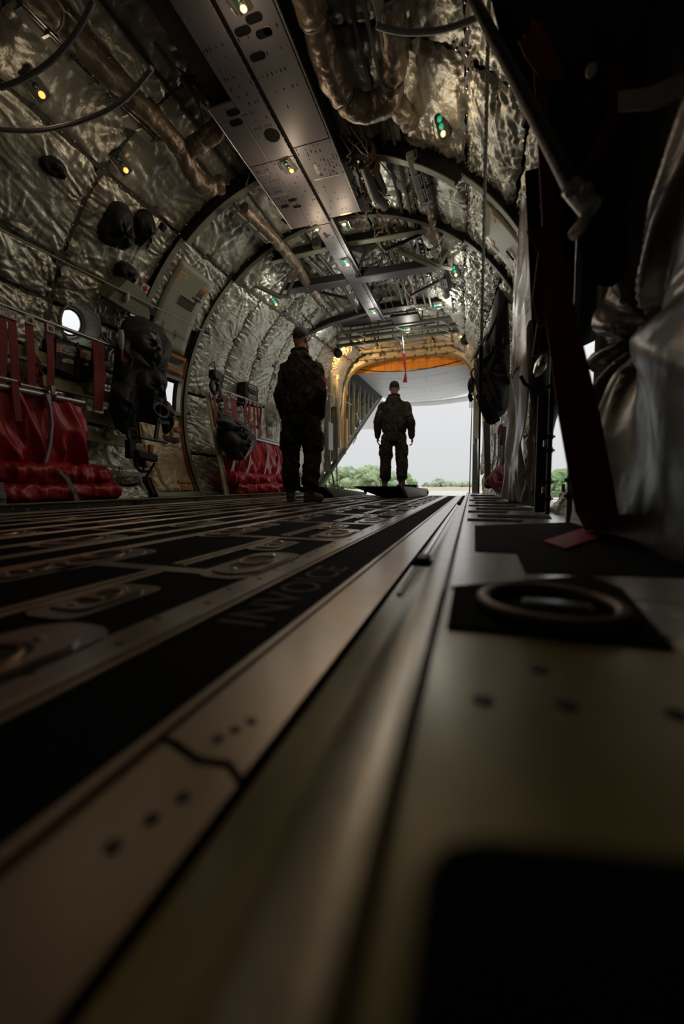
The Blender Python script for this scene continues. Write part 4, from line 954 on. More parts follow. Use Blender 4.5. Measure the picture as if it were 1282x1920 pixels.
# overhead hatch panel with cut-out marks
hp = MB(); g = np.zeros((9, 14, 3))
for i in range(9):
    for j in range(14):
        v = j / 13; g[i, j] = S(3.41 + .02 * v + (.52 + .02 * v) * i / 8, 134.4 + 25.2 * v, .065)
hp.grid(g); hatch = thing('overhead_hatch', 'curved green-grey escape panel above the left door with orange corner brackets', 'hatch panel', S(3.65, 147, .06))
build('hatch_skin', hp, 'hatch_paint', hatch, smooth=True, solid=.02)
def mark(Y, a, su, sv, parent=hatch, nm='corner_mark', sc=1.0, d=.078):
    p, e, t, n = frame(Y, a); c = S(Y, a, d); upv = -t; L = .085 * sc; w_ = .028 * sc
    poly = [(0, 0), (L, 0), (L, w_), (w_, w_), (w_, L), (0, L)]
    for gr, m, dd in ((.007, 'white_mark', 0), (0, 'yellow_mark', .0012)):
        q = [(-gr, -gr), (L + gr, -gr), (L + gr, w_ + gr), (w_ + gr, w_ + gr), (w_ + gr, L + gr), (-gr, L + gr)] if gr else poly
        b = MB(); b.prism(q, c + n * dd, e * su, upv * sv, n * .001); build(nm if not gr else 'mark_outline', b, m, parent)
mark(3.47, 137.5, 1, -1); mark(3.91, 137.2, -1, -1); mark(3.46, 156.2, 1, 1)
p, e, t, n = frame(3.73, 144.5); c = S(3.73, 144.5, .079)
b = MB(); b.prism([(-.125, -.058), (.125, -.058), (.125, .058), (-.125, .058)], c, e, -t, n * .001); build('placard_border', b, 'label_white', hatch)
b = MB(); b.prism([(-.118, -.052), (.118, -.052), (.118, .052), (-.118, .052)], c + n * .0011, e, -t, n * .001); pb = build('hatch_placard', b, 'label_black', hatch)
text('placard_lettering', 'CUT HERE FOR\nEMERGENCY EXIT', .030, c + n * .0024 + t * .012, e, -t, 'label_orange', pb, .0006)
p, e, t, n = frame(3.84, 140.0); c = S(3.84, 140.0, .079)
for dv in (.02, -.024):
    b = MB(); b.ring(c + (-t) * dv, e, -t, .040, .048, n * .0008, 4, PI / 4, 2 * PI + PI / 4); build('stencil_frame', b, 'label_black', hatch)
text('stencil_lettering', 'EXIT\nDOOR', .034, c + n * .0005, e, -t, 'label_black', hatch, .0004)
b = MB(); b.bar(c + t * .06 - e * .07, c + t * .06 + e * .06, .012, .012, n); b.bar(c + t * .06, c + t * .12 - e * .01, .014, .014, n); build('hatch_handle', b, 'black', hatch)
for Y, a, s_ in ((3.55, 153.5, 'EXIT'), (3.75, 154.6, 'EXIT')):
    p, e, t, n = frame(Y, a); text('stencil_lettering', s_, .045, S(Y, a, .079), -t, -e, 'label_black', hatch, .0004)
# right wall hatch with the same marks
hp = MB(); g = np.zeros((9, 10, 3))
for i in range(9):
    for j in range(10): g[i, j] = S(3.42 + .5 * i / 8, 43.5 - 23 * j / 9, .065)
hp.grid(g); hr = thing('overhead_hatch', 'green-grey escape panel high on the right wall, partly hidden by the dark curtain', 'hatch panel', S(3.65, 33, .06))
build('hatch_skin', hp, 'hatch_paint', hr, smooth=True, solid=.02)
def markr(Y, a, su, sv):
    p, e, t, n = frame(Y, a); c = S(Y, a, .078); b = MB(); L, w_ = .085, .03; b.prism([(0, 0), (L, 0), (L, w_), (w_, w_), (w_, L), (0, L)], c, e * su, t * sv, n * .001); build('corner_mark', b, 'yellow_mark', hr)
markr(3.46, 41, 1, -1); markr(3.88, 40.5, -1, -1)
p, e, t, n = frame(3.78, 35); text('stencil_lettering', 'EXIT', .06, S(3.74, 34.5, .079), -e, t, 'label_black', hr, .0004)
b = MB(); c = S(3.7, 32, .085); b.bar(c, c + t * .1, .012, .012, n); build('hatch_handle', b, 'black', hr)
# ------------------------------------------------------------------ gear on the left wall
def bagX(name, label, cat, px, X, th, m='black_fabric', wr=.15, parent=None, seed=1, back=.15):
    Q = [atX(x, y, X) for x, y in px]; c = sum(Q) / len(Q)
    b = MB(); b.pillow([(q[1], q[2]) for q in Q], (X, 0, 0), (0, 1, 0), (0, 0, 1), th, wr=wr, seed=seed, back=back)
    if parent is not None: return build(name, b, m, parent, smooth=True, ang=80)
    t = thing(name, label, cat, c); build('bag_body', b, m, t, smooth=True, ang=80); return t
def bagC(name, label, cat, px, d, th, m='black_fabric', seed=1, wr=.25):       # on the curved lining
    k = [cyl(*p) for p in px]; Y = sum(q[0] for q in k) / len(k); a = sum(q[1] for q in k) / len(k); p, e, t, n = frame(Y, a); o = S(Y, a, d)
    b = MB(); b.pillow([((q[0] - Y), -(q[1] - a) * .0358) for q in k], o, e, -t, th, seed=seed, wr=wr); tt = thing(name, label, cat, o); build('bag_body', b, m, tt, smooth=True, ang=80); return tt, o, e, -t, n
tt, o, e, v, n = bagC('hanging_bag', 'black drawstring bag hanging high on the left wall, left of two', 'bag', [(203, 366), (238, 378), (240, 440), (228, 464), (176, 448), (170, 425)], .06, .12, seed=3)
b = MB(); b.ribbon([o + n * .12 + v * .1, o + n * .12 - v * .02, o + n * .1 - v * .12], e * .012, .004); build('draw_cord', b, 'grey_web', tt)
b = MB(); b.ribbon([o + v * .16, o + v * .12 + n * .05], e * .05, .006); build('strap', b, 'black_fabric', tt)
tt, o, e, v, n = bagC('hanging_bag', 'black pleated bag with a buckle hanging high on the left wall, right of two', 'bag', [(245, 385), (270, 380), (284, 400), (280, 420), (262, 463), (240, 445)], .06, .09, seed=5)
b = MB(); b.box(o + n * .1 + v * .10 + e * .06, (.05, .06, .05), [e, v, n], bev=.008); build('buckle', b, 'black_gloss', tt)
b = MB()
for k in range(4): b.ribbon([o + n * .105 + v * .05 + e * (.03 + .015 * k), o + n * .09 - v * .16 + e * (.0 + .01 * k)], e * .006, .003)
build('pleat_cord', b, 'grey_web', tt)
bagC('hanging_bag', 'dark pouch on the left wall near the left frame edge below the lamp', 'bag', [(55, 280), (82, 274), (116, 298), (120, 324), (98, 330), (58, 306)], .05, .07, seed=8)
tt, o, e, v, n = bagC('first_aid_kit', 'black first aid kit with a white and red cross patch on the left wall', 'first aid kit', [(207, 478), (222, 480), (252, 500), (250, 515), (225, 532), (202, 512)], .06, .09, seed=9)
c = o + n * .10 + e * .16 - v * .04
b = MB(); b.box(c, (.085, .085, .004), [e, v, n]); cp = build('cross_patch', b, 'white_mark', tt); b = MB(); b.box(c + n * .003, (.06, .02, .003), [e, v, n]); b.box(c + n * .003, (.02, .06, .003), [e, v, n]); build('red_cross', b, 'red_tag', cp)
b = MB(); Y, a = cyl(215, 552); p, e, t, n = frame(Y, a); o = S(Y, a, .05); b.prism([(-.22, -.06), (.24, -.10), (.25, -.04), (.12, .14), (-.1, .16)], o, e, -t, n * .16); vb = thing('vent_box', 'green-grey angular vent box on the left wall left of the door', 'box', o); build('box_shell', b, 'green_paint', vb)
b = MB(); b.bar(o + n * .17 - t * -.10 + e * .02, o + n * .165 + t * .095 + e * .24, .012, .012); build('box_edge', b, 'alu_tube', vb)
b = MB(); Y, a = cyl(203, 540); p, e, t, n = frame(Y, a); c = S(Y, a, .2); b.lathe(c, V3(n) * .4 + e, [(.034, 0), (.05, .007), (.053, .02), (.04, .034)], 18); hd = thing('white_cup', 'white cup shaped cap with a red edge by the vent box', 'cap', c); build('cap_shell', b, 'white_mark', hd, smooth=True); b = MB(); b.torus(c, t, perp(t)[0], .036, .006); build('red_edge', b, 'red_tag', hd)
b = MB(); Y, a = cyl(265, 574); p, e, t, n = frame(Y, a); c = S(Y, a, .1); b.box(c, (.16, .07, .05), [e, -t, n], bev=.004); cpn = thing('control_panel', 'small dark control box with red lights beside the left door hatch', 'control box', c); build('panel_box', b, 'black', cpn)
b = MB()
for k in range(3): b.lathe(c + n * .026 + e * (.01 + .025 * k), n, [(.005, 0), (.003, .004)], 8)
build('indicator', b, 'red_lens', cpn, stuff=True)
# life raft kit box with printed labels
kb = thing('survival_kit', 'black box kit with orange and white labels under the porthole', 'kit box', atX(140, 680, -3.1))
Pk = [atX(x, y, -3.1) for x, y in ((106, 632), (178, 655), (172, 716), (104, 690))]
b = MB(); b.poly3(Pk, (-.16, 0, 0)); build('kit_case', b, 'black_fabric', kb)
for (x0, y0, x1, y1, x2, y2, x3, y3, m, nm) in ((113, 644, 145, 652, 144, 670, 112, 660, 'label_white', 'white_label'), (106, 643, 113, 645, 112, 661, 105, 659, 'yellow_mark', 'orange_label'), (157, 656, 171, 660, 170, 676, 156, 672, 'label_white', 'white_label'), (151, 655, 157, 656, 156, 671, 150, 669, 'yellow_mark', 'orange_label'), (117, 671, 138, 675, 138, 682, 116, 679, 'label_white', 'white_label'), (157, 680, 166, 682, 165, 686, 156, 684, 'label_white', 'white_label')):
    b = MB(); b.poly3([atX(x, y, -3.098) for x, y in ((x0, y0), (x1, y1), (x2, y2), (x3, y3))], (.002, 0, 0)); lb = build(nm, b, m, kb)
    if m == 'label_white' and x1 - x0 > 20:
        c = sum(atX(x, y, -3.0955) for x, y in ((x0, y0), (x1, y1), (x2, y2), (x3, y3))) / 4
        b = MB(); rr = np.random.RandomState(x0)
        for k in range(14): b.box(c + V3((0, rr.uniform(-.07, .07), rr.uniform(-.03, .03))), (.001, rr.uniform(.01, .035), .005))
        build('label_print', b, 'black', lb, stuff=True)
for k, x in enumerate((146, 175)):
    b = MB(); b.ribbon([atX(x, 642 + 6 * k, -3.09), atX(x - 2, 700 + 8 * k, -3.09)], (0, .02, 0), .004); build('kit_strap', b, 'black', kb)
# olive channel slats along the left wall (folded litter gear)
for (x0, y0, x1, y1, w, lab) in ((0, 648, 100, 680, .11, 'upper left olive slat behind the red straps'), (100, 688, 206, 716, .05, 'thin olive slat just below the labelled kit box'), (75, 712, 232, 752, .10, 'long olive slat right of the front red seat bar'), (155, 778, 236, 795, .095, 'second olive slat right of the red seat fabric'), (148, 812, 242, 830, .10, 'lowest olive slat above the silver wall rails')):
    p, q = atX(x0, y0, -3.18), atX(x1, y1, -3.18); t = thing('wall_slat', lab, 'slat', p)
    b = MB(); b.bar(p, q, .02, w, (0, 0, 1), bev=.004); b.bar(p + V3((.02, 0, -w / 2)), q + V3((.02, 0, -w / 2)), .06, .01); build('channel', b, 'litter_green', t)
    if w > .09:
        c = p + (q - p) * .52; b = MB(); b.box(c + V3((.03, 0, .04)), (.03, .09, .10), bev=.006); b.ring(c + V3((.045, 0, .09)), (0, 1, 0), (0, 0, 1), .012, .03, (.01, 0, 0), 12); build('clamp', b, 'litter_green', t)
for (x0, y0, x1, y1) in ((165, 735, 178, 745), (172, 800, 190, 812), (165, 760, 180, 768)):
    pass
wr_ = thing('wall_rail', 'silver double rail with snap hooks low on the left wall', 'rail', atX(215, 880, -3.12))
for (x0, y0, x1, y1, r) in ((125, 868, 292, 881, .012), (133, 880, 292, 892, .02)):
    b = MB(); b.bar(atX(x0, y0, -3.14), atX(x1, y1, -3.14), .03, r * 2); build('rail_bar', b, 'alu_tube', wr_)
for x in (130, 170, 226, 285):
    c = atX(x, 871 + (x - 125) * .075, -3.1); b = MB(); b.torus(c + V3((0, 0, -.03)), (0, 1, 0), (0, 0, 1), .025, .005, 14, 6, e=.6); b.box(c, (.03, .04, .02)); build('snap_hook', b, 'bronze', wr_, smooth=True)
for x, y0, x2, y2, x3, y3 in ((172, 891, 188, 915, 214, 922), (262, 892, 268, 910, 276, 925)):
    b = MB(); b.ribbon([atX(x, y0, -3.08), atX(x2, y2, -3.0), atX(x3, y3, -2.98)], (0, .03, .01), .004); build('tie_strap', b, 'grey_web', wr_)
# cable along the left wall
cbl = thing('static_cable', 'taut steel cable running aft along the left side at head height', 'cable', atX(95, 478, -3.0))
A0, B0 = atX(95, 478, -2.98), atX(663, 761, -2.72); A1 = A0 + (A0 - B0) * .18
b = MB(); b.tube([A1, B0], .0075, 7); build('cable_strand', b, 'cable', cbl, smooth=True)
for f in (.245, .40, .46, .99):
    c = A0 + (B0 - A0) * f; d = unit(B0 - A0); b = MB(); b.tube([c - d * .03, c + d * .03], .02, 8); build('cable_stop', b, 'black', cbl, smooth=True)
# ------------------------------------------------------------------ black survival vests and harness gear left of the door
vg = thing('hanging_vest', 'bulky black survival vest and harness hanging left of the paratroop door', 'survival vest', atX(265, 730, -2.95))
for i, (px, X, th, m) in enumerate((([(228, 600), (262, 590), (300, 612), (318, 640), (314, 668), (296, 690), (304, 720), (304, 770), (298, 800), (262, 790), (215, 800), (203, 760), (212, 690), (220, 640)], -3.02, .16, 'black_fabric'), ([(250, 615), (285, 618), (300, 650), (298, 685), (268, 678), (246, 655)], -2.9, .10, 'black_gloss'), ([(258, 690), (294, 688), (300, 720), (296, 775), (262, 770), (250, 730)], -2.9, .12, 'black_fabric'), ([(303, 752), (314, 748), (322, 762), (324, 785), (318, 812), (306, 820), (300, 780)], -2.86, .07, 'black_gloss'), ([(205, 720), (240, 715), (252, 770), (238, 820), (212, 800)], -2.95, .1, 'black_fabric'), ([(214, 640), (235, 628), (246, 680), (236, 715), (214, 708)], -2.95, .08, 'black_fabric'))):
    bagX(['vest_body', 'collar_pouch', 'chest_pouch', 'side_pouch', 'lower_pouch', 'shoulder_pouch'][i], '', '', px, X, th, m, parent=vg, seed=20 + i, wr=.2)
b = MB(); b.lathe(atX(282, 633, -2.84), (.5, -.6, .3), [(.0, 0), (.03, .004), (.045, .012), (.04, .022), (.0, .03)], 20); build('white_disc', b, 'label_white', vg, smooth=True)
b = MB(); c = atX(286, 618, -2.84); b.tube([c, c + V3((0, .06, .08)), c + V3((0, .16, .03)), c + V3((0, .18, -.06)), c + V3((0, .05, -.04))], .003, 5); build('thin_wire', b, 'black', vg, smooth=True)
b = MB(); c = atX(227, 628, -2.84); b.lathe(c, (0, 0, -1), [(.018, -.04), (.024, 0), (.022, .06), (.016, .10), (.012, .12)], 12); build('white_grip', b, 'label_white', vg, smooth=True); b = MB(); b.lathe(c + V3((0, 0, -.12)), (0, 0, -1), [(.012, 0), (.008, .1)], 10); build('red_grip', b, 'red_tag', vg)
b = MB(); c = atX(300, 770, -2.76); b.torus(c, (0, 1, 0), (0, -.2, 1), .06, .018, 20, 8, e=1.5); build('toothed_ring', b, 'black_gloss', vg, smooth=True)
b = MB(); b.bar(atX(299, 775, -2.76), atX(291, 828, -2.76), .035, .02, (1, 0, 0)); b.bar(atX(298, 791, -2.755), atX(316, 793, -2.755), .03, .02, (1, 0, 0)); b.tube([atX(262, 820, -2.76), atX(313, 830, -2.76)], .013, 8); build('metal_arm', b, 'rail_blue', vg)
b = MB(); c = atX(248, 815, -2.78); b.torus(c, (0, 1, 0), (0, 0, 1), .055, .012, 18, 6); b.bar(c + V3((0, -.05, 0)), c + V3((0, .05, 0)), .012, .012); b.bar(c + V3((0, 0, -.05)), c + V3((0, 0, .05)), .012, .012, (0, 1, 0)); build('hand_wheel', b, 'black_gloss', vg, smooth=True)
b = MB(); b.bar(atX(243, 825, -2.8), atX(244, 860, -2.8), .07, .06, (1, 0, 0), bev=.01); build('lower_post', b, 'black_gloss', vg)
b = MB(); b.bar(atX(253, 850, -2.78), atX(292, 860, -2.78), .07, .07, (0, 0, 1), bev=.012); build('black_box', b, 'black_gloss', vg)
b = MB(); b.box(atX(282, 842, -2.76), (.03, .05, .08), bev=.008); build('orange_fitting', b, 'label_orange', vg); b = MB(); b.box(atX(260, 838, -2.84), (.03, .09, .06), bev=.004); build('cream_plate', b, 'white_mark', vg)
b = MB(); c = atX(262, 872, -2.8); b.tube([c + V3((0, -.06, .08)), c + V3((0, -.04, -.02)), c + V3((0, .02, -.06)), c + V3((0, .06, 0)), c + V3((0, .02, .06))], .014, 7); b.tube([atX(290, 868, -2.8), atX(268, 905, -2.85)], .012, 7); build('black_hose', b, 'black', vg, smooth=True)
b = MB(); b.ribbon([atX(291, 872, -2.84), atX(305, 905, -2.84), atX(318, 919, -2.84)], (0, .035, .01), .006); build('orange_strap', b, 'orange_paint', vg)
bagX('plastic_bag', 'small clear crinkled pouch hanging left of the black vest', 'pouch', [(190, 668), (204, 676), (203, 694), (197, 702), (190, 684)], -3.0, .04, 'label_white', seed=31, wr=.4)
b = MB(); b.ribbon([atX(172, 645, -2.98), atX(184, 642, -2.98), atX(187, 700, -2.98), atX(184, 770, -2.98)], [(0, .05, 0), (0, .10, 0), (0, .11, 0), (0, .08, 0)], .006); o = build('red_strap_loop', b, 'red_web'); tag(o, 'wide dark red webbing strap hanging right of the labelled kit box', 'strap')
# ------------------------------------------------------------------ red sidewall seats
def tubept(b, pts, r, X): b.tube([atX(x, y, X) for x, y in pts], r, 10)
def sheet(g0, g1, z0, z1, X, seed, nu=70, nv=34, lean=0.0, amp=.03):
    rs = np.random.RandomState(seed); u = np.linspace(0, 1, nu); v = np.linspace(0, 1, nv); U, Vv = np.meshgrid(u, v, indexing='ij')
    Yy = g0 + (g1 - g0) * U; Zz = z0 + (z1 - z0) * Vv
    f = 1 - np.abs(2 * vnoise(rs, U * 7 * (g1 - g0) / 1.2 + Vv * .8, Vv * 1.1) - 1); f2 = 1 - np.abs(2 * vnoise(rs, U * 17 * (g1 - g0) / 1.2 + Vv, Vv * 2.2) - 1)
    D_ = amp * (2.4 * (f - .5) + 1.1 * (f2 - .5)) * (.35 + .65 * (1 - Vv)) + .03 * np.sin(PI * Vv)
    Xx = X + lean * (1 - Vv) + D_
    return np.stack([Xx, Yy + .01 * (f2 - .5), Zz + .008 * (f - .5)], -1)
def roll(b, p, q, r, seed, sq=.8):
    rs = np.random.RandomState(seed); p, q = V3(p), V3(q); L = np.linalg.norm(q - p); n = max(8, int(L / .012)); k = 30; vs = []
    A = np.linspace(0, 1, n + 1); th = np.linspace(0, 2 * PI, k, endpoint=False); AA, TT = np.meshgrid(A, th, indexing='ij')
    R = r * (1 + .45 * (vnoise(rs, AA * L * 6 + np.sin(TT), (1 + np.cos(TT)) * 1.8 + np.sin(TT)) - .5) + .34 * (.5 - np.abs(2 * vnoise(rs, AA * L * 14 + np.cos(TT), (1 + np.cos(TT)) * 2.5) - 1)) + .16 * (.5 - np.abs(2 * vnoise(rs, AA * L * 34, (1 + np.cos(TT)) * 4) - 1)))
    R = R * np.where((AA < .001) | (AA > .999), .45, 1)
    C = p + (q - p) * AA[..., None]; P = C + np.stack([R * np.cos(TT) * 1.15, 0 * R, R * np.sin(TT) * sq], -1)
    P = P.reshape(-1, 3); fs = [(i * k + j, i * k + (j + 1) % k, (i + 1) * k + (j + 1) % k, (i + 1) * k + j) for i in range(n) for j in range(k)]
    fs += [tuple(range(k))[::-1], tuple(n * k + j for j in range(k))]; b.add(P, fs)
s1 = thing('sidewall_seat', 'red nylon sidewall seat with rolled cushion at the left edge of the photo', 'seat', (-3.0, 1.9, .07))
b = MB(); b.tube([(-3.02, 1.0, 1.385), (-3.02, 2.9, 1.40)], .016, 10); build('top_rail', b, 'alu_tube', s1, smooth=True)
b = MB(); b.tube([(-2.99, 1.0, .835), (-2.99, 2.47, .845)], .025, 12); build('seat_bar', b, 'alu_tube', s1, smooth=True)
b = MB(); b.tube([(-3.0, 1.0, .895), (-3.0, 1.98, .90)], .015, 10); b.tube([(-3.0, 2.0, .885), (-3.0, 2.3, .885)], .014, 10); build('upper_seat_bar', b, 'alu_tube', s1, smooth=True)
b = MB(); c = atX(94, 738, -2.97); b.tube([c - V3((0, .03, 0)), c + V3((0, .03, 0))], .03, 10); b.box(c + V3((.02, 0, .03)), (.03, .03, .05)); c = atX(87, 750, -2.97); b.box(c, (.06, .05, .09), bev=.01); build('bar_clamp', b, 'steel', s1, smooth=True)
b = MB(); tubept(b, [(87, 745), (93, 765), (96, 795), (93, 830), (86, 858), (80, 878)], .016, -2.93); build('curved_strut', b, 'alu_tube', s1, smooth=True)
g = sheet(1.0, 2.46, .34, .83, -3.0, 5, nu=150, amp=.05); build('back_fabric', MB().grid(g), 'red_nylon', s1, smooth=True, ang=80, solid=.004)
b = MB(); roll(b, (-2.96, 1.0, .255), (-2.96, 2.60, .275), .095, 3); cu = build('seat_roll', b, 'red_nylon', s1, smooth=True, ang=80)
b = MB(); roll(b, (-2.93, 1.0, .13), (-2.93, 2.66, .135), .085, 4); build('seat_roll', b, 'red_nylon', s1, smooth=True, ang=80)
for pts in ([(112, 884), (126, 897), (138, 920), (145, 940)], [(0, 905), (4, 930), (6, 950)]):
    b = MB(); b.ribbon([atX(x, y, -2.83) for x, y in pts], (0, .035, .008), .005); st = build('grey_strap', b, 'grey_web', s1)
    b = MB(); b.box(atX(pts[-2][0], pts[-2][1], -2.815), (.012, .05, .04), bev=.004); build('strap_buckle', b, 'steel', st)
def straps(seat, L, X, w=.048):
    for (x0, y0, x1, y1, x2, y2) in L:
        p = [atX(x0, y0, X), atX(x1, y1, X + .01), atX(x2, y2, X)]
        b = MB(); b.ribbon(p, (0, w, 0), .004); st = build('web_strap', b, 'red_web', seat)
        b = MB(); c = p[0] + V3((.008, 0, .02)); b.ring(c, (0, 1, 0), (0, 0, 1), .022, .042, (.006, 0, 0), 4, PI / 4, 2 * PI + PI / 4); build('buckle', b, 'label_white', st)
straps(s1, [(3, 590, 6, 640, 3, 735), (22, 597, 26, 650, 30, 735), (54, 606, 58, 660, 60, 740), (93, 622, 96, 680, 94, 735), (-30, 580, -28, 640, -26, 730), (-60, 575, -58, 640, -58, 728)], -3.0, .055)
for pts in ([(60, 660), (74, 682), (90, 676)], [(6, 680), (14, 700), (14, 738)], [(66, 690), (76, 705), (92, 700)], [(76, 684), (76, 712), (80, 738)], [(30, 690), (44, 705), (60, 690)], [(48, 705), (52, 725), (50, 740)], [(10, 700), (24, 715), (30, 740)]):
    b = MB(); b.ribbon([atX(x, y, -3.03) for x, y in pts], (0, .03, .02), .004); build('cross_strap', b, 'red_web', s1)
b = MB(); b.ribbon([atX(28, 720, -2.955), atX(30, 745, -2.95), atX(36, 790, -2.94)], (0, .045, 0), .004); build('hanging_strap', b, 'red_web', s1)
s2 = thing('sidewall_seat', 'brighter red nylon sidewall seat beyond the left door, behind the near man', 'seat', (-3.0, 5.2, .07))
b = MB(); b.tube([(-3.0, 4.2, 1.37), (-3.0, 5.45, 1.385)], .016, 10); build('top_rail', b, 'alu_tube', s2, smooth=True)
b = MB(); b.tube([(-2.97, 4.3, .86), (-2.97, 6.0, .83)], .025, 12); b.tube([(-2.97, 5.25, .885), (-2.97, 5.85, .875)], .016, 10); build('seat_bar', b, 'alu_tube', s2, smooth=True)
g = sheet(4.3, 6.05, .33, .85, -2.99, 15, nu=150, amp=.055); build('back_fabric', MB().grid(g), 'red_nylon', s2, smooth=True, ang=80, solid=.004)
for p in ([(437, 862), (434, 878), (430, 893)], [(469, 850), (466, 872), (460, 893)], [(496, 832), (501, 850), (498, 875), (494, 895)], [(517, 838), (522, 858), (520, 880), (516, 896)]):
    b = MB(); tubept(b, p, .014, -2.90); build('curved_strut', b, 'alu_tube', s2, smooth=True)
b = MB(); roll(b, (-2.93, 4.3, .26), (-2.93, 6.3, .25), .11, 13); build('seat_roll', b, 'red_nylon', s2, smooth=True, ang=80)
b = MB(); roll(b, (-2.90, 4.4, .14), (-2.90, 6.0, .13), .095, 14); build('seat_roll', b, 'red_nylon', s2, smooth=True, ang=80)
b = MB(); b.tube([(-2.9, 4.3, .33), (-2.9, 6.0, .32)], .014, 8); build('seat_frame', b, 'alu_tube', s2, smooth=True)
straps(s2, [(401, 735, 404, 770, 404, 820), (418, 740, 424, 770, 430, 800), (434, 745, 438, 780, 444, 800), (440, 748, 444, 790, 448, 810), (461, 754, 460, 790, 461, 815), (468, 756, 467, 790, 470, 820), (476, 759, 477, 790, 478, 820), (482, 761, 484, 795, 490, 825), (489, 763, 487, 795, 486, 825), (500, 800, 500, 812, 502, 828)], -2.98, .055)
for pts in ([(448, 790), (458, 797), (466, 792)], [(470, 800), (482, 800), (490, 812)]):
    b = MB(); b.ribbon([atX(x, y, -2.99) for x, y in pts], (0, .04, .03), .004); build('cross_strap', b, 'red_web', s2)
for i, (px, py, dy, dz) in enumerate(((432, 758, .2, .16), (452, 795, .28, .14), (446, 768, .22, .06))):
    b = MB(); c = atX(px, py, -3.12); b.box(c, (.05, dy, dz), bev=.01); o = build('white_case', b, 'label_white'); tag(o, ['white wall case high behind the straps of the far left seat', 'white wall case low behind the straps of the far left seat', 'flat white bracket between the two white wall cases'][i], 'case')
kit2 = thing('black_duffel', 'black duffel bag hanging in front of the far red seat', 'bag', atX(440, 820, -2.85))
bagX('bag_body', '', '', [(405, 800), (430, 790), (462, 805), (476, 822), (474, 838), (462, 858), (450, 866), (428, 856), (412, 840)], -2.86, .14, 'black_fabric', parent=kit2, seed=41)
bagX('bag_flap', '', '', [(400, 786), (428, 778), (462, 800), (472, 812), (448, 812), (415, 806)], -2.78, .08, 'black_gloss', parent=kit2, seed=42)
b = MB(); b.tube([atX(404, 760, -2.8), atX(418, 785, -2.78), atX(434, 806, -2.76)], .008, 6); build('carry_cord', b, 'grey_web', kit2, smooth=True); b = MB(); b.tube([atX(474, 826, -2.7), atX(470, 846, -2.7), atX(458, 860, -2.7)], .008, 6); b.tube([atX(452, 850, -2.7), atX(458, 861, -2.7), atX(470, 838, -2.7)], .006, 6); build('piping', b, 'label_white', kit2, smooth=True)
b = MB(); c = atX(412, 745, -2.9); pts = [c + V3((.02 * math.cos(k * 1.3), .02 * math.sin(k * 1.3), .18 - .013 * k)) for k in range(44)]; b.tube(pts, .006, 6); o = build('coiled_cord', b, 'black', None, smooth=True); tag(o, 'black coiled intercom cord hanging above the far red seat', 'cord')
b = MB(); c = atX(402, 726, -2.95); b.torus(c, (0, 1, 0), (0, 0, 1), .07, .022, 18, 8); b.box(c + V3((0, .02, .14)), (.1, .16, .12), bev=.02); b.tube([c + V3((0, -.1, .22)), c + V3((0, 0, .3)), c + V3((0, .06, .1))], .008, 6); o = build('headset', b, 'black_gloss', None, smooth=True); tag(o, 'black headset hanging on the wall above the far red seat', 'headset')
t = thing('switch_panel', 'dark switch panel with pale rows above the far red seat rail', 'switch panel', atX(470, 740, -3.05)); b = MB(); b.box(atX(465, 738, -3.1), (.14, .34, .26), bev=.01); build('panel_box', b, 'black', t)
for k, y in enumerate((727, 733, 745, 751)):
    b = MB(); c = atX(473, y, -3.02); b.box(c, (.01, .20, .05)); rp_ = build('pale_row', b, 'rail_blue' if k % 2 else 'label_white', t)
    for q in range(4): b = MB(); b.box(c + V3((.008, -.07 + .046 * q, 0)), (.008, .018, .024)); build('switch', b, 'black', rp_)
b = MB(); bagp = [(496, 757), (512, 752), (520, 775), (521, 800), (505, 800), (495, 790)]
bagX('canvas_bag', 'pale olive canvas bag hanging just left of the near man', 'bag', bagp, -2.9, .05, 'green_paint', seed=51, wr=.3)
for (p, q, lab) in (((388, 735), (424, 930), 'tall olive post beyond the left door, leaning inwards at the top'), ((521, 760), (548, 920), 'olive post just left of the near man by the far seat end')):
    t = thing('wall_post', lab, 'post', atX(*q, -2.86)); b = MB(); b.bar(atX(*q, -2.86), atX(*p, -3.05), .07, .025, (1, 0, 0), bev=.004); build('post_bar', b, 'litter_green', t); b = MB(); d = V3((.016, .03, 0)); b.bar(atX(*q, -2.86) + d, atX(*p, -3.05) + d, .008, .02, (1, 0, 0)); build('post_edge', b, 'alu_tube', t)
# grey hanging hoses from the ceiling, upper left
for pts, lab in ((((176, 0), (150, 55), (105, 110), (55, 145), (0, 165)), 'grey webbing hose looping across the top left corner, upper'), (((285, 128), (240, 185), (190, 215), (120, 238), (60, 247), (0, 243)), 'grey webbing hose looping across the upper left wall, lower'), (((705, 48), (740, 60), (790, 62), (840, 55), (893, 34)), 'grey webbing hose looping at the top right of the tray')):
    Z = [2.6 - .05 * i for i in range(len(pts))]
    P = [atZ(x, y, 2.35) for (x, y) in pts]; A = np.array([P[0] + (P[1] - P[0]) * 0] + P)
    out = []
    for i in range(len(P) - 1):
        for k in range(8): out.append(P[i] + (P[i + 1] - P[i]) * k / 8)
    out.append(P[-1]); A = np.array(out)
    for _ in range(20): A[1:-1] = .5 * A[1:-1] + .25 * A[2:] + .25 * A[:-2]
    b = MB(); b.tube(list(A), .013, 8); o = build('hanging_hose', b, 'grey_web', None, smooth=True); tag(o, lab, 'hose')
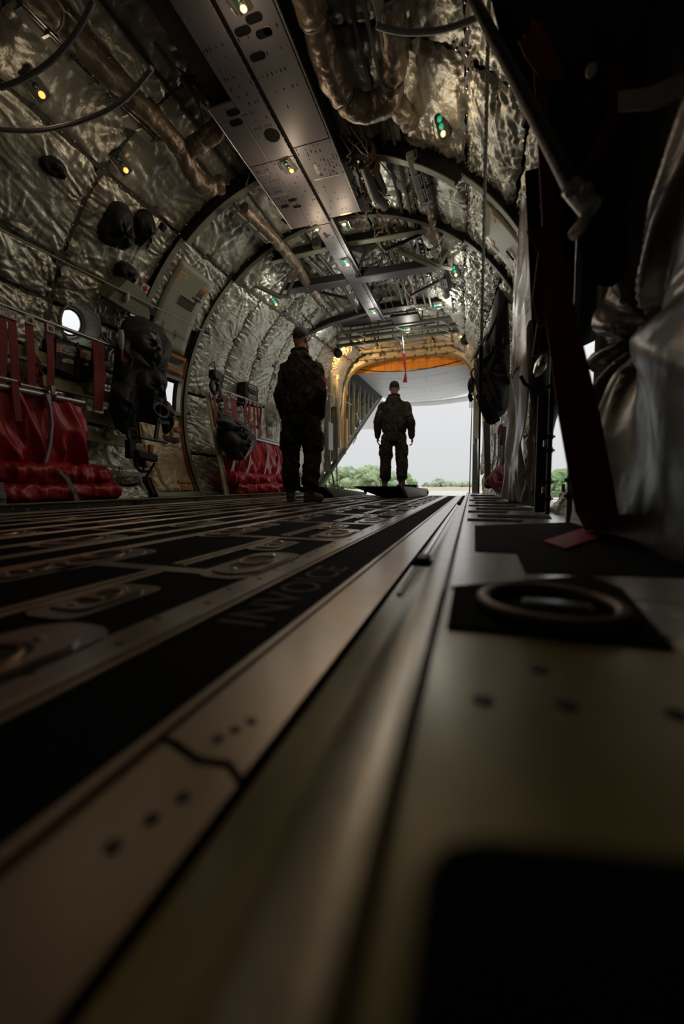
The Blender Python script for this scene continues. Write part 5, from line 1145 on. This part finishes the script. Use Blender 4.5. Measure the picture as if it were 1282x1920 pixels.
# ------------------------------------------------------------------ rope at the right
rt = thing('vertical_rope', 'pale twisted rope hanging straight down right of the tray', 'rope', atX(897, 925, .10))
p0, p1 = V3((.030, 2.0, 2.47)), V3((.052, 3.2, 1.22)); n = 240; b = MB()
for s_ in range(3):
    pts = []
    for k in range(n + 1):
        c = p0 + (p1 - p0) * k / n; a = k * .55 + s_ * 2 * PI / 3; pts.append(c + V3((.0055 * math.cos(a), .0055 * math.sin(a), 0)))
    b.tube(pts, .0055, 5)
build('rope_strand', b, 'rope', rt, smooth=True, stuff=True)
b = MB(); b.tube([p1, p1 + (p1 - p0) * .3], .016, 8); build('rope_grip', b, 'black', rt, smooth=True)
p2 = p1 + (p1 - p0) * .3; b = MB(); b.tube([p2, atX(897, 925, .085)], .009, 8); build('lower_line', b, 'black', rt, smooth=True)
# ------------------------------------------------------------------ people (built facing aft, feet at the origin)
def fused(name, mb, voxel, m, parent, wr=0.0, seed=0, it=3, loc=(0, 0, 0), rz=0.0):
    me = bpy.data.meshes.new(name); me.from_pydata(mb.v, [], mb.f); me.update()
    bm = bmesh.new(); bm.from_mesh(me); bmesh.ops.recalc_face_normals(bm, faces=bm.faces); bm.to_mesh(me); bm.free()
    o = bpy.data.objects.new(name, me); COL.objects.link(o)
    r = o.modifiers.new('r', 'REMESH'); r.mode = 'VOXEL'; r.voxel_size = voxel
    s_ = o.modifiers.new('s', 'SMOOTH'); s_.factor = .5; s_.iterations = it
    dg = bpy.context.evaluated_depsgraph_get(); m2 = bpy.data.meshes.new_from_object(o.evaluated_get(dg)); bpy.data.objects.remove(o)
    m2.name = name; n = len(m2.vertices); co = np.empty(n * 3); m2.vertices.foreach_get('co', co); co = co.reshape(-1, 3)
    if wr:
        no = np.empty(n * 3); m2.vertices.foreach_get('normal', no); no = no.reshape(-1, 3); rs = np.random.RandomState(seed)
        a = np.arctan2(co[:, 1], co[:, 0]); s1_ = co[:, 0] + .6 * co[:, 1]
        f = (1 - np.abs(2 * vnoise(rs, 50 + s1_ * 7 + co[:, 2] * 4, 50 + co[:, 2] * 9 + s1_ * 5) - 1)) - .5
        f += .6 * ((1 - np.abs(2 * vnoise(rs, 50 + s1_ * 22, 50 + co[:, 2] * 26 + s1_ * 14) - 1)) - .5)
        f += 1.1 * ((1 - np.abs(2 * vnoise(rs, 50 + co[:, 0] * 20 + co[:, 2] * 2, 50 + co[:, 2] * 4) - 1)) - .5)
        co = co + no * (wr * f)[:, None]
    m2.vertices.foreach_set('co', co.ravel()); m2.update(); m2.materials.clear(); m2.materials.append(M[m]); smooth_mesh(m2, 180)
    ob = bpy.data.objects.new(name, m2); COL.objects.link(ob); ob.parent = parent; return ob
def loft(b, L, n=20, sq=1.0):                # stacked ellipses (x, y, z, rx, ry)
    vs = []; m = len(L)
    for (x, y, z, rx, ry) in L:
        for k in range(n):
            a = 2 * PI * k / n; c, s_ = math.cos(a), math.sin(a)
            vs.append((x + rx * math.copysign(abs(c) ** sq, c), y + ry * math.copysign(abs(s_) ** sq, s_), z))
    fs = [(i * n + k, i * n + (k + 1) % n, (i + 1) * n + (k + 1) % n, (i + 1) * n + k) for i in range(m - 1) for k in range(n)]
    fs += [tuple(range(n))[::-1], tuple((m - 1) * n + k for k in range(n))]; b.add(vs, fs)
def limb(b, P, n=12):                        # chain of (point, radius), resampled
    pts = [V3(p) for p, r in P]; rs = [r for p, r in P]; o = []; q = []
    for i in range(len(pts) - 1):
        for k in range(5): t = k / 5; o.append(pts[i] * (1 - t) + pts[i + 1] * t); q.append(rs[i] * (1 - t) + rs[i + 1] * t)
    o.append(pts[-1]); q.append(rs[-1]); b.tube(o, 0, n, rs=q); b.ell(pts[-1], (rs[-1],) * 3, None, 10, 6); b.ell(pts[0], (rs[0],) * 3, None, 10, 6)
def hand(b, wr, d, side, curl=.5):           # relaxed hand: palm, four unequal bent fingers, thumb from the side of the palm
    wr = V3(wr); d = unit(d); f = unit(V3((0, 1, 0)) - d * d[1]); s_ = np.cross(d, f)   # f: knuckle-row direction (thumb side forward)
    inn = s_ * (1 if s_[0] * side < 0 else -1)
    pc = wr + d * .05; b.ell(pc, (.018, .042, .052), [inn, f, d], 12, 8); limb(b, [(wr - d * .03, .026), (wr + d * .015, .027)])
    for k, (o_, L, r) in enumerate(((.030, .072, .0090), (.010, .080, .0094), (-.011, .074, .0090), (-.030, .058, .0080))):
        p0 = wr + d * .088 + f * o_; c = curl * (1 + .12 * k)
        d1 = unit(d * math.cos(c * .5) + inn * math.sin(c * .5)); d2 = unit(d * math.cos(c * 1.2) + inn * math.sin(c * 1.2)); d3 = unit(d * math.cos(c * 1.9) + inn * math.sin(c * 1.9))
        p1 = p0 + d1 * L * .45; p2 = p1 + d2 * L * .32; p3 = p2 + d3 * L * .25; limb(b, [(p0 - d * .02, r), (p1, r * .98), (p2, r * .92), (p3, r * .8)], 8)
    t0 = wr + d * .03 + f * .030; t1 = t0 + unit(d + f * .8 + inn * .3) * .036; t2 = t1 + unit(d + f * .2 + inn * .5) * .03; limb(b, [(t0, .014), (t1, .0115), (t2, .009)], 8)
def headshape(b, c, turn=0.0):               # c: centre of the skull; face towards +y turned by angle
    ct, st = math.cos(turn), math.sin(turn); X = V3((ct, st, 0)); Yv = V3((-st, ct, 0)); Z = V3((0, 0, 1)); A = [X, Yv, Z]
    def e(x, y, z, r): b.ell(V3(c) + X * x + Yv * y + Z * z, r, A, 18, 12)
    e(0, -.012, .02, (.076, .094, .098)); e(0, .03, -.05, (.058, .062, .07)); e(0, .055, -.085, (.034, .034, .03)); e(0, -.02, -.04, (.064, .07, .07))
    e(0, .098, -.02, (.014, .02, .022)); e(0, .088, .005, (.011, .012, .03)); e(0, .088, -.06, (.024, .010, .007)); e(0, .086, -.07, (.021, .010, .007))
    for q in (-1, 1):
        e(q * .031, .078, .012, (.014, .010, .008)); e(q * .033, .082, .028, (.02, .010, .006)); e(q * .076, -.005, -.01, (.010, .018, .032)); e(q * .083, -.012, 0, (.007, .014, .024))
    limb(b, [(V3(c) + (0, -.025, -.06), .054), (V3(c) + (0, -.035, -.20), .06)], 16); return A
def person(label, loc, rz, J, cap, turn, seed, cam_='camo'):
    t = thing('person', label, 'person', (0, 0, 0), 'soldiers'); H = J['head']
    body = MB(); A = headshape(body, H, turn)
    loft(body, [(0, 0, .86, .15, .10), (0, 0, .95, .16, .11), (0, 0, 1.08, .145, .10), (0, 0, 1.25, .165, .115), (0, -.01, 1.40, .17, .105), (0, -.02, 1.48, .11, .075), (0, -.03, 1.53, .06, .06)])
    for s_, k in ((-1, 'L'), (1, 'R')):
        sh, el, wr = J['sh' + k], J['el' + k], J['wr' + k]; limb(body, [(sh, .055), (el, .043), (wr, .028)])
        if J.get('hand' + k, True): hand(body, wr, V3(wr) - V3(el) * .6 - V3(sh) * .4 + V3((0, .02, -.05)), s_, J.get('curl', .55))
        hp, kn, an = J['hip' + k], J['kn' + k], J['an' + k]; limb(body, [(hp, .085), (kn, .058), (V3(kn) * .6 + V3(an) * .4, .055), (an, .042)]); ft = J['ft' + k]; limb(body, [(an, .042), (V3(an) * .3 + V3(ft) * .7 + (0, 0, -.02), .034)])
    fused('body', body, .0065, 'skin_tone', t, it=2)
    jk = MB(); hz = J['hem']
    loft(jk, [(0, 0, hz, .195, .135), (0, 0, hz + .03, .205, .145), (0, 0, hz + .09, .215, .155), (0, 0, 1.18, .212, .15), (0, -.01, 1.32, .215, .145), (0, -.015, 1.41, .205, .125), (0, -.02, 1.47, .165, .10), (0, -.02, 1.51, .12, .088), (0, -.025, 1.55, .085, .085), (0, -.02, 1.58, .075, .078)], 28, .85)
    for k in 'LR':
        sh, el, wr = V3(J['sh' + k]), V3(J['el' + k]), V3(J['wr' + k]); limb(jk, [(sh, .070), (sh * .6 + el * .4, .071), (el, .066), (el * .4 + wr * .6, .060), (wr - unit(wr - el) * .02, .052)])
    jk.ell((0, -.095, 1.50), (.12, .045, .06), None, 16, 10); jk.ell((0, -.105, 1.45), (.085, .035, .07), None, 16, 10)   # hood lying on the back
    jk.torus((0, -.02, 1.575), (1, 0, 0), (0, 1, 0), .078, .022, 20, 8)
    j_ = fused('jacket', jk, .0095, cam_, t, .013, seed)
    tr = MB(); loft(tr, [(0, 0, .80, .16, .12), (0, 0, .86, .19, .135), (0, 0, .95, .185, .13), (0, 0, 1.06, .165, .115)], 24)
    for s_, k in ((-1, 'L'), (1, 'R')):
        hp, kn, an = V3(J['hip' + k]), V3(J['kn' + k]), V3(J['an' + k])
        limb(tr, [(hp, .108), (hp * .6 + kn * .4, .108), (kn, .094), (kn * .5 + an * .5, .092), (kn * .18 + an * .82, .092), (an + (0, 0, .06), .062)], 16)
        c = hp * .42 + kn * .58 + V3((s_ * .095, -.0, 0)); tr.box(c, (.05, .14, .19), bev=.02)
    fused('trousers', tr, .0095, cam_, t, .017, seed + 3)
    for s_, k in ((-1, 'L'), (1, 'R')):
        an, ft = V3(J['an' + k]), V3(J['ft' + k]); d = unit((ft - an) * (1, 1, 0)); sd = np.cross(d, (0, 0, 1)); bt = MB(); g = an * (1, 1, 0) + V3((0, 0, ft[2]))
        limb(bt, [(an + V3((0, 0, .12)), .058), (an + V3((0, 0, .02)), .056), (g + V3((0, 0, .06)), .05)]); limb(bt, [(g + V3((0, 0, .05)) - d * .03, .047), (g + d * .08 + V3((0, 0, .05)), .048), (g + d * .17 + V3((0, 0, .04)), .038)])
        for (dd, w) in ((-.04, .038), (.03, .04), (.1, .046), (.16, .042)): bt.ell(g + d * dd + V3((0, 0, .015)), (w, .055, .017), [sd, d, V3((0, 0, 1))], 14, 6)
        fused('boot', bt, .008, 'boot', t, .003, seed + 5)
    hc = MB(); X, Yv, Z = A
    if cap:
        hc.ell(V3(H) + Yv * -.012 + Z * .04, (.084, .102, .088), A, 20, 12); hc.ell(V3(H) + Yv * -.012 + Z * .02, (.086, .104, .04), A, 20, 8)
        fused('knit_cap', hc, .006, 'cap', t, .002, seed)
        gl = MB()
        for q in (-1, 1): gl.tube([V3(H) + X * q * .08 + Yv * .07 + Z * .0, V3(H) + X * q * .088 - Yv * .03 + Z * -.005], .0035, 6)
        o = MB(); build('glasses_arm', gl, 'black', t)
    else:
        hc.ell(V3(H) + Yv * -.018 + Z * .04, (.079, .095, .086), A, 20, 14); hc.ell(V3(H) + Yv * -.045 + Z * .012, (.068, .059, .055), A, 16, 10); fused('short_hair', hc, .006, 'hair', t, .003, seed)
    t.location = loc; t.rotation_euler = (0, 0, rz); t.scale = (J.get('w', 1), 1, J.get('h', 1)); return t
near = dict(w=.95, h=.975, head=(.01, .0, 1.70), hem=.93, curl=.6, handR=True,
            shL=(-.17, -.01, 1.41), elL=(-.225, -.04, 1.14), wrL=(-.205, .06, .90), shR=(.17, -.01, 1.41), elR=(.225, -.05, 1.14), wrR=(.20, .04, .91),
            hipL=(-.10, 0, .88), hipR=(.10, 0, .88), knL=(-.125, .03, .48), knR=(.115, .03, .48), anL=(-.12, -.02, .11), anR=(.095, -.02, .11), ftL=(-.16, .2, .002), ftR=(.20, .17, .002))
person('soldier in dark camouflage with short hair standing nearest, seen from behind', (-1.69, 3.86, .009), R_(8), near, False, R_(-28), 61)
farm = dict(head=(.0, .0, 1.70), hem=.96, curl=.7,
            shL=(-.195, -.01, 1.41), elL=(-.285, -.03, 1.13), wrL=(-.285, .05, .90), shR=(.195, -.01, 1.41), elR=(.29, -.03, 1.14), wrR=(.30, .05, .88),
            hipL=(-.10, 0, .88), hipR=(.10, 0, .88), knL=(-.135, .02, .50), knR=(.135, .02, .50), anL=(-.15, -.02, .11), anR=(.145, -.02, .11), ftL=(-.19, .2, .002), ftR=(.185, .2, .002))
person('soldier in a dark cap standing on the wedge ramp, silhouetted against the open ramp', (-1.275, 6.86, .122), R_(5), farm, True, R_(4), 71)
# ------------------------------------------------------------------ right side of the hold
def curtain(name, label, x0, Y0, Y1, z0, z1, m, seed, amp=.03, lean=0.0, cat='curtain', pinch=None):
    rs = np.random.RandomState(seed); nu, nv = 90, 110; u = np.linspace(0, 1, nu); v = np.linspace(0, 1, nv); U, Vv = np.meshgrid(u, v, indexing='ij')
    Yy = Y0 + (Y1 - Y0) * U; Zz = z0 + (z1 - z0) * Vv
    f = vnoise(rs, U * 5 + .5 * Vv, Vv * 1.6); f2 = 1 - np.abs(2 * vnoise(rs, U * 11 + Vv * 1.4, Vv * 2.6) - 1)
    f3 = 1 - np.abs(2 * vnoise(rs, U * 4 + Vv * 4, Vv * 3.4 - U * 2) - 1); f4 = 1 - np.abs(2 * vnoise(rs, U * 16 - Vv * 3, Vv * 5) - 1)
    d = amp * (1.6 * (f - .5) + .8 * (f2 - .5) + .9 * (f3 - .5) + .4 * (f4 - .5)) + .05 * np.sin(PI * U) ** .6
    if pinch:
        py, pz, pa, pr = pinch; r = np.hypot(Yy - py, Zz - pz) + 1e-6; th = np.arctan2(Zz - pz, Yy - py)
        ray_ = 1 - np.abs(2 * vnoise(rs, (th + PI) * 3.2, r * 1.2) - 1) * 1.5
        w_ = np.cos(8 * th + 2.2 * np.sin(1.7 * th) + 1.5 * (ray_ - .3)); d = .055 + .12 * d + pa * np.minimum(1, r / .09) * np.exp(-r / pr) * (np.sign(w_) * np.abs(w_) ** .8) + .05 * np.minimum(1, r / .3) - .05 * np.exp(-(r / .10) ** 2)
    P = np.stack([x0 - d + lean * Vv, Yy, Zz], -1)
    t = thing(name, label, cat, (x0, (Y0 + Y1) / 2, z0)); build('quilted_cover', MB().grid(P), m, t, smooth=True, ang=85, solid=.006); return t
ct = curtain('insulation_curtain', 'grey-brown crinkled insulation curtain hanging right of the far red bundle', .37, 2.75, 4.25, .062, 2.35, 'blanket_grey', 4, .05, .0)
b = MB(); b.ribbon([(.27, 2.9, 1.0), (.26, 3.1, .95), (.29, 3.3, .98)], (0, 0, .02), .004); build('tie_loop', b, 'grey_web', ct)
c2 = curtain('insulation_curtain', 'smaller fold of grey insulation with a tie, left of the bright door gap', .385, 2.38, 2.74, .062, 1.35, 'blanket_grey', 14, .05, .02)
c3 = curtain('insulation_cover', 'large puckered grey insulation cover at the right edge, gathered to one button', .44, .55, 1.52, .057, 1.5, 'blanket_dark', 24, .03, .10, pinch=(1.30, .60, .040, .55), cat='cover')
b = MB(); b.lathe((.43, 1.30, .60), (-1, 0, 0), [(.018, 0), (.018, .006), (.008, .012)], 12); build('button', b, 'black', c3)
# door frame of the right paratroop door
dd = MB()
for Y in (2.22, 4.28): dd.box((.60, Y, .9), (.1, .05, 1.75), bev=.01)
dd.box((.52, 3.25, 1.78), (.2, 2.1, .08), bev=.01); dd.box((.56, 3.25, .035), (.2, 2.0, .03)); d2 = struct('door_2', dd, 'hatch_paint')
b = MB(); b.box((.85, 3.25, .0), (.45, 1.9, .03), bev=.005); b.box((.80, 3.25, .05), (.03, 1.8, .02)); b.box((1.0, 3.25, .08), (.03, 1.8, .02)); build('door_step', b, 'rail_silver', d2)
# stanchions with star knobs
for (px, lab, X) in ((1028, 'black seat stanchion with star knobs, left of the bright door gap', .335), (1068, 'pale seat stanchion with star knobs, right of the bright door gap', .335)):
    q = atX(px, 900, X); Y = q[1]; t = thing('stanchion', lab, 'post', (X, Y, .06)); m = 'black_gloss' if px < 1050 else 'alu_tube'
    b = MB(); b.bar((X, Y, .058), (X, Y, 1.25), .018, .018, (0, 1, 0)); build('post_bar', b, m, t)
    if px < 1050: b = MB(); b.bar((X - .01, Y + .14, .058), (X - .01, Y + .14, .62), .05, .02, (0, 1, 0)); build('back_plate', b, 'black', t)
    for pys in ((820, 845) if px < 1050 else (803, 829), (903, 935) if px < 1050 else (900, 930)):
        for py in pys:
            z = atX(px, py, X)[2]; b = MB()
            for k in range(3):
                a = k * PI / 3; b.bar((X - .02 * math.cos(a), Y - .022 * math.cos(a) - .01, z - .012 * math.sin(a)), (X + .02 * math.cos(a), Y + .022 * math.cos(a) - .01, z + .012 * math.sin(a)), .009, .009, (0, 1, .3))
            b.ell((X, Y - .01, z), (.013, .014, .012), None, 10, 6); build('star_knob', b, 'black', t)
        z = atX(px, sum(pys) / 2, X)[2]; b = MB(); b.box((X - .02, Y - .0, z), (.012, .012, .03), bev=.002); build('clamp_pin', b, 'rail_silver', t)
# dark grey bag seen through the door gap, and wrapped silver bottle above it
def bagY(parent, name, px, Y, th, m, seed=1, wr=.2):
    Q = [atY(x, y, Y) for x, y in px]; b = MB(); b.pillow([(q[0], q[2]) for q in Q], (0, Y, 0), (1, 0, 0), (0, 0, 1), th, wr=wr, seed=seed, back=.5)
    if parent is None: parent = thing(*name, sum(Q) / len(Q)); name = 'bag_body'
    build(name, b, m, parent, smooth=True, ang=80); return parent
bagY(None, ('grey_pouch', 'small slate grey pouch hanging in the bright door gap', 'pouch'), [(1048, 745), (1060, 735), (1085, 760), (1080, 830), (1056, 806), (1048, 775)], 1.95, .03, 'rail_blue', 5)
sbg = bagY(None, ('foil_pouch', 'silver foil wrapped pouch hanging over a black strap loop', 'pouch'), [(1022, 655), (1030, 665), (1029, 690), (1018, 705), (998, 722), (992, 700), (1003, 675), (1012, 664)], 1.7, .035, 'rail_silver', 6, .35)
b = MB(); b.tube([atY(x, y, 1.66) for x, y in ((976, 705), (984, 720), (1000, 729), (1018, 729), (1034, 722), (1046, 712))], .007, 8); b.tube([atY(x, y, 1.66) for x, y in ((1012, 600), (1006, 640), (1002, 668))], .010, 8); build('strap_loop', b, 'black_gloss', sbg, smooth=True)
bagY(None, ('black_garment', 'black cloth hanging behind the silver foil pouch', 'cloth'), [(985, 600), (1075, 560), (1085, 700), (1060, 745), (1046, 770), (1036, 812), (1026, 960), (1012, 960), (1000, 800), (990, 720)], 2.42, .05, 'black_fabric', 8)
bagY(None, ('black_garment', 'black cloth bundle filling the gap above the foil pouch', 'cloth'), [(1005, 300), (1140, 330), (1150, 620), (1075, 660), (1020, 620), (1003, 480)], 2.3, .05, 'black_fabric', 9)
# hanging black gear at the far right side of the ramp opening
bg_ = bagY(None, ('parachute_gear', 'large black parachute harness hanging beside the right of the ramp opening', 'parachute'), [(938, 530), (952, 560), (956, 640), (955, 760), (940, 785), (915, 785), (898, 760), (893, 720), (888, 690), (905, 650), (918, 610), (926, 560)], 4.4, .12, 'black_fabric', 12)
bagY(bg_, 'harness_pouch', [(886, 665), (900, 668), (912, 700), (925, 760), (938, 790), (918, 802), (904, 780), (890, 720)], 4.25, .09, 'black_gloss', 13)
bagY(bg_, 'harness_flap', [(876, 712), (888, 700), (892, 720), (884, 745), (876, 735)], 4.3, .03, 'black_fabric', 14)
b = MB(); b.tube([atY(895, 740, 4.2), atY(905, 770, 4.2), atY(914, 790, 4.2)], .02, 8); build('harness_strap', b, 'black', bg_, smooth=True); b = MB(); b.ribbon([atY(890, 672, 4.2), atY(905, 640, 4.25), atY(915, 625, 4.3)], (.04, 0, .02), .006); build('harness_strap', b, 'black', bg_, smooth=True); b = MB(); b.tube([atY(888, 690, 4.2), atY(882, 700, 4.2), atY(886, 712, 4.2)], .008, 6); build('harness_strap', b, 'black', bg_, smooth=True)
for k, (p, q, r) in enumerate((((900, 700), (918, 752), (934, 790)), ((906, 690), (926, 740), (940, 770)), ((912, 640), (930, 600), (944, 560)), ((890, 715), (880, 740), (884, 752)), ((925, 700), (945, 705), (955, 720)))):
    b = MB(); b.ribbon([atY(*p, 4.12), atY(*q, 4.1), atY(*r, 4.14)], (.035, 0, .02), .008); build('web_strap', b, 'rail_blue' if k < 2 else 'black_gloss', bg_)
for px, py in ((905, 706), (934, 690), (925, 655), (948, 640)):
    b = MB(); b.box(atY(px, py, 4.1), (.05, .03, .06), bev=.006); build('buckle', b, 'black_gloss', bg_)
# right far seat: red bundle on the ledge with thin stays
s3 = thing('sidewall_seat', 'dark red bundled seat fabric on the right ledge by the ramp opening', 'seat', atY(925, 920, 4.9))
for i, (px, Y) in enumerate((([(905, 905), (912, 893), (925, 888), (935, 900), (930, 915), (908, 918)], 5.0), ([(914, 893), (926, 876), (945, 868), (962, 885), (962, 926), (938, 928), (918, 915)], 4.6), ([(932, 800), (942, 790), (944, 850), (934, 862)], 5.0))):
    bagY(s3, ['seat_roll', 'seat_roll', 'back_fabric'][i], px, Y, .09 if i < 2 else .03, 'maroon', 15 + i, .4)
for px in ((928, 812, 922, 880), (935, 815, 930, 885), (941, 835, 936, 880)):
    b = MB(); b.tube([atY(px[0], px[1], 4.85), atY((px[0] + px[2]) / 2 + 2, (px[1] + px[3]) / 2, 4.85), atY(px[2], px[3], 4.85)], .012, 7); build('curved_strut', b, 'alu_tube', s3, smooth=True)
for (p, q, lab) in (((912, 790), (914, 900), 'dark olive post at the right edge of the ramp opening'), ((945, 800), (940, 895), 'dark slanted post just left of the insulation curtain')):
    b = MB(); b.bar(atY(*q, 5.2), atY(*p, 5.2), .07, .05, (0, 1, 0)); o = build('wall_post', b, 'green_dark'); tag(o, lab, 'post')
b = MB(); b.box(atY(886, 758, 13.3), (.22, .05, .22), bev=.01); o = build('tail_plate', b, 'door_grey'); tag(o, 'small pale grey square plate hanging at the right below the cargo door', 'plate')
b = MB(); b.poly3([(-3.3, 12.8, 2.28), (-2.75, 12.8, 2.28), (-2.6, 15.4, 2.36), (-4.2, 15.4, 2.36)], (0, 0, .6)); build('tail_strake', b, 'door_grey', wall_left)
# near right: red strap to the ledge, seat tube, nets, all out of focus
sx = thing('floor_strap', 'wide dark red strap running down to the ledge in the right foreground', 'strap', atZ(1100, 1000, .06))
Z = [atY(1005, 40, 1.25), atY(1018, 250, 1.22), atY(1030, 420, 1.2), atY(1052, 600, 1.16), atY(1085, 780, 1.12), atY(1118, 960, 1.09), atZ(1128, 994, .068), atZ(1030, 1019, .064)]
b = MB(); b.ribbon(Z[:7], [(.03, .02, 0), (.03, .01, 0), (.035, 0, 0), (.07, 0, 0), (.09, 0, 0), (.09, 0, 0), (.085, .03, 0)], .004); build('strap_web', b, 'red_web', sx)
b = MB(); b.poly3([atZ(x, y, .0605) for x, y in ((1018, 1017), (1060, 1031), (1142, 1004), (1100, 990))], (0, 0, .004)); build('strap_foot', b, 'red_tag', sx)
for i, P in enumerate((([(1000, 430), (1022, 470), (1010, 560), (1022, 610)], .035), ([(990, 70), (1003, 100), (1040, 150), (1000, 60)], .05), ([(1150, 120), (1155, 200), (1130, 270), (1110, 310)], .035), ([(1022, 380), (1038, 420), (1050, 380)], .03), ([(1030, 400), (1033, 450), (1045, 520)], .025))):
    b = MB(); b.ribbon([atY(x, y, 1.2 + .02 * i) for x, y in P[0]], (P[1], .01, .01), .004); build('net_web', b, 'red_web', sx)
st = thing('seat_tube', 'dark slanted seat tube with rope ends crossing the upper right corner', 'tube', atY(1070, 360, .95))
p, q = atY(868, -40, 1.5), atY(1072, 350, .92); b = MB(); b.tube([p, q], .016, 12); build('tube', b, 'black_gloss', st, smooth=True)
b = MB(); b.tube([q, q + V3((.03, -.02, -.06))], .02, 10); b.ell(q + V3((.02, -.03, -.03)), (.012, .012, .012)); b.ell(q + V3((-.01, -.03, -.03)), (.009, .009, .009)); b.tube([q + V3((.025, -.02, -.05)), atY(1092, 420, .92), atY(1075, 440, .95)], .012, 8); build('tube_fitting', b, 'steel', st, smooth=True)
b = MB(); b.ribbon([atY(1160, 190, .9), atY(1220, 185, .85), atY(1300, 150, .8)], (0, .005, .04), .004); build('grey_belt', b, 'grey_web', st)
b = MB(); b.ell(atY(1108, 132, .95), (.010, .01, .013)); build('button', b, 'white_mark', st)
bagY(None, ('black_net_cover', 'black seat back cover filling the upper right corner behind the slanted tube', 'seat cover'), [(900, -80), (1400, -120), (1420, 200), (1290, 330), (1200, 480), (1150, 560), (1092, 520), (1075, 400), (1010, 260), (940, 80)], 1.32, .03, 'black_fabric', 44)
b = MB(); b.poly3([atY(x, y, 1.85) for x, y in ((985, 320), (1075, 300), (1080, 660), (1000, 655))], (0, .02, 0)); o = build('dark_gap_sheet', b, 'black_matte'); tag(o, 'flat black sheet added for the dark gap behind the red straps at the right', 'sheet')  # black sheet added to fill this gap with darkness
# ------------------------------------------------------------------ outside
gr = MB(); gr.poly3([(-600, -200, -1.15), (600, -200, -1.15), (600, 90, -1.15), (-600, 90, -1.15)], (0, 0, -.1)); ground = struct('ground', gr, 'tarmac')
gr = MB(); gr.poly3([(-900, 90, -1.15), (900, 90, -1.15), (900, 900, -1.6), (-900, 900, -1.6)], (0, 0, -.1)); struct('ground_field', gr, 'dry_grass')
rt_ = np.random.RandomState(8)
def tree(px, Y, h, w, m, lab, name='tree', group='trees beyond the airfield'):
    base = atY(px, 912, Y); base[2] = -1.2; t = thing(name, lab, 'tree' if name == 'tree' else 'bush', base, group); b = MB()
    for k in range(16 if h > 3 else 7):
        a = rt_.rand() * 2 * PI; rr = rt_.rand() ** .6; z = h * rt_.uniform(.18, .92); k_ = 1 - .75 * (z / h) ** 2
        c = base + V3((w * .5 * rr * k_ * math.cos(a), w * .4 * rr * k_ * math.sin(a), z)); s_ = w * rt_.uniform(.16, .28); b.ell(c, (s_, s_, s_ * .85), None, 12, 8, jit=.35)
    for k in range(60 if h > 3 else 20):
        a = rt_.rand() * 2 * PI; z = h * rt_.uniform(.15, 1.0); k_ = (1 - .8 * (z / h) ** 2) * w * .55; b.ell(base + V3((k_ * math.cos(a), k_ * math.sin(a) * .7, z)), (w * .07,) * 3, None, 6, 4, jit=.5)
    build('crown', b, m, t); b = MB(); b.tube([base, base + V3((0, 0, h * .5))], .2 if h > 3 else .05, 7); build('trunk', b, 'bark', t)
LB = ['dark green bushy tree', 'pale green rounded tree', 'hazy green tree']
for i, (px, Y, h, w) in enumerate(((612, 118, 4.6, 5.5), (634, 116, 6.2, 7.5), (652, 120, 6.6, 8), (668, 122, 5.6, 7), (683, 118, 6.2, 8), (697, 121, 6.5, 7.5), (712, 124, 5.4, 7), (727, 126, 5.0, 7), (742, 126, 5.0, 7), (757, 128, 4.2, 6), (768, 130, 2.8, 5))):
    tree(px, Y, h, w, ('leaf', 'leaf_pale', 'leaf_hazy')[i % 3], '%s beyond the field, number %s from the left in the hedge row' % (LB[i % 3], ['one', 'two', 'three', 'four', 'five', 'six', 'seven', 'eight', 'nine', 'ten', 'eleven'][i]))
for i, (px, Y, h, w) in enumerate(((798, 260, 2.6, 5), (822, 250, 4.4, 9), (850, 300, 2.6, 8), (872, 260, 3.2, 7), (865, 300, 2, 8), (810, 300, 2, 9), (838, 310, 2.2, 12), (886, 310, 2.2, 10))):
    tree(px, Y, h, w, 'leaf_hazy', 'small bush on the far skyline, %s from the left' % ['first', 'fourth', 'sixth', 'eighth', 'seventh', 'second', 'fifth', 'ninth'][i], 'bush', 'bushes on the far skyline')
for i, (px, Y, h, w) in enumerate(((1047, 60, 3.1, 3.4), (1066, 62, 2.9, 3.4))):
    tree(px, Y, h, w, 'leaf', '%s leafy tree seen through the right door gap' % ('left' if i == 0 else 'right'))
b = MB(); b.box(atY(1048, 915, 40) * (1, 1, 0) + V3((0, 0, -.7)), (3, 1.2, .5)); o = build('airfield_hedge', b, 'hedge'); tag(o, 'low trimmed hedge outside the right door gap', 'hedge')
# lights that help sample the daylight through the right door
portal((.72, 3.25, .9), (0, R_(90), 0), 1.75, 2.0)
# repeats of one kind carry a common group phrase
kinds = {}
for o in SC.objects:
    if o.parent is None and 'category' in o.keys() and 'group' not in o.keys(): kinds.setdefault(o.name.split('.')[0], []).append(o)
for nm, os_ in kinds.items():
    if len(os_) > 1:
        for o in os_: o['group'] = nm.replace('_', ' ') + 's in the hold'
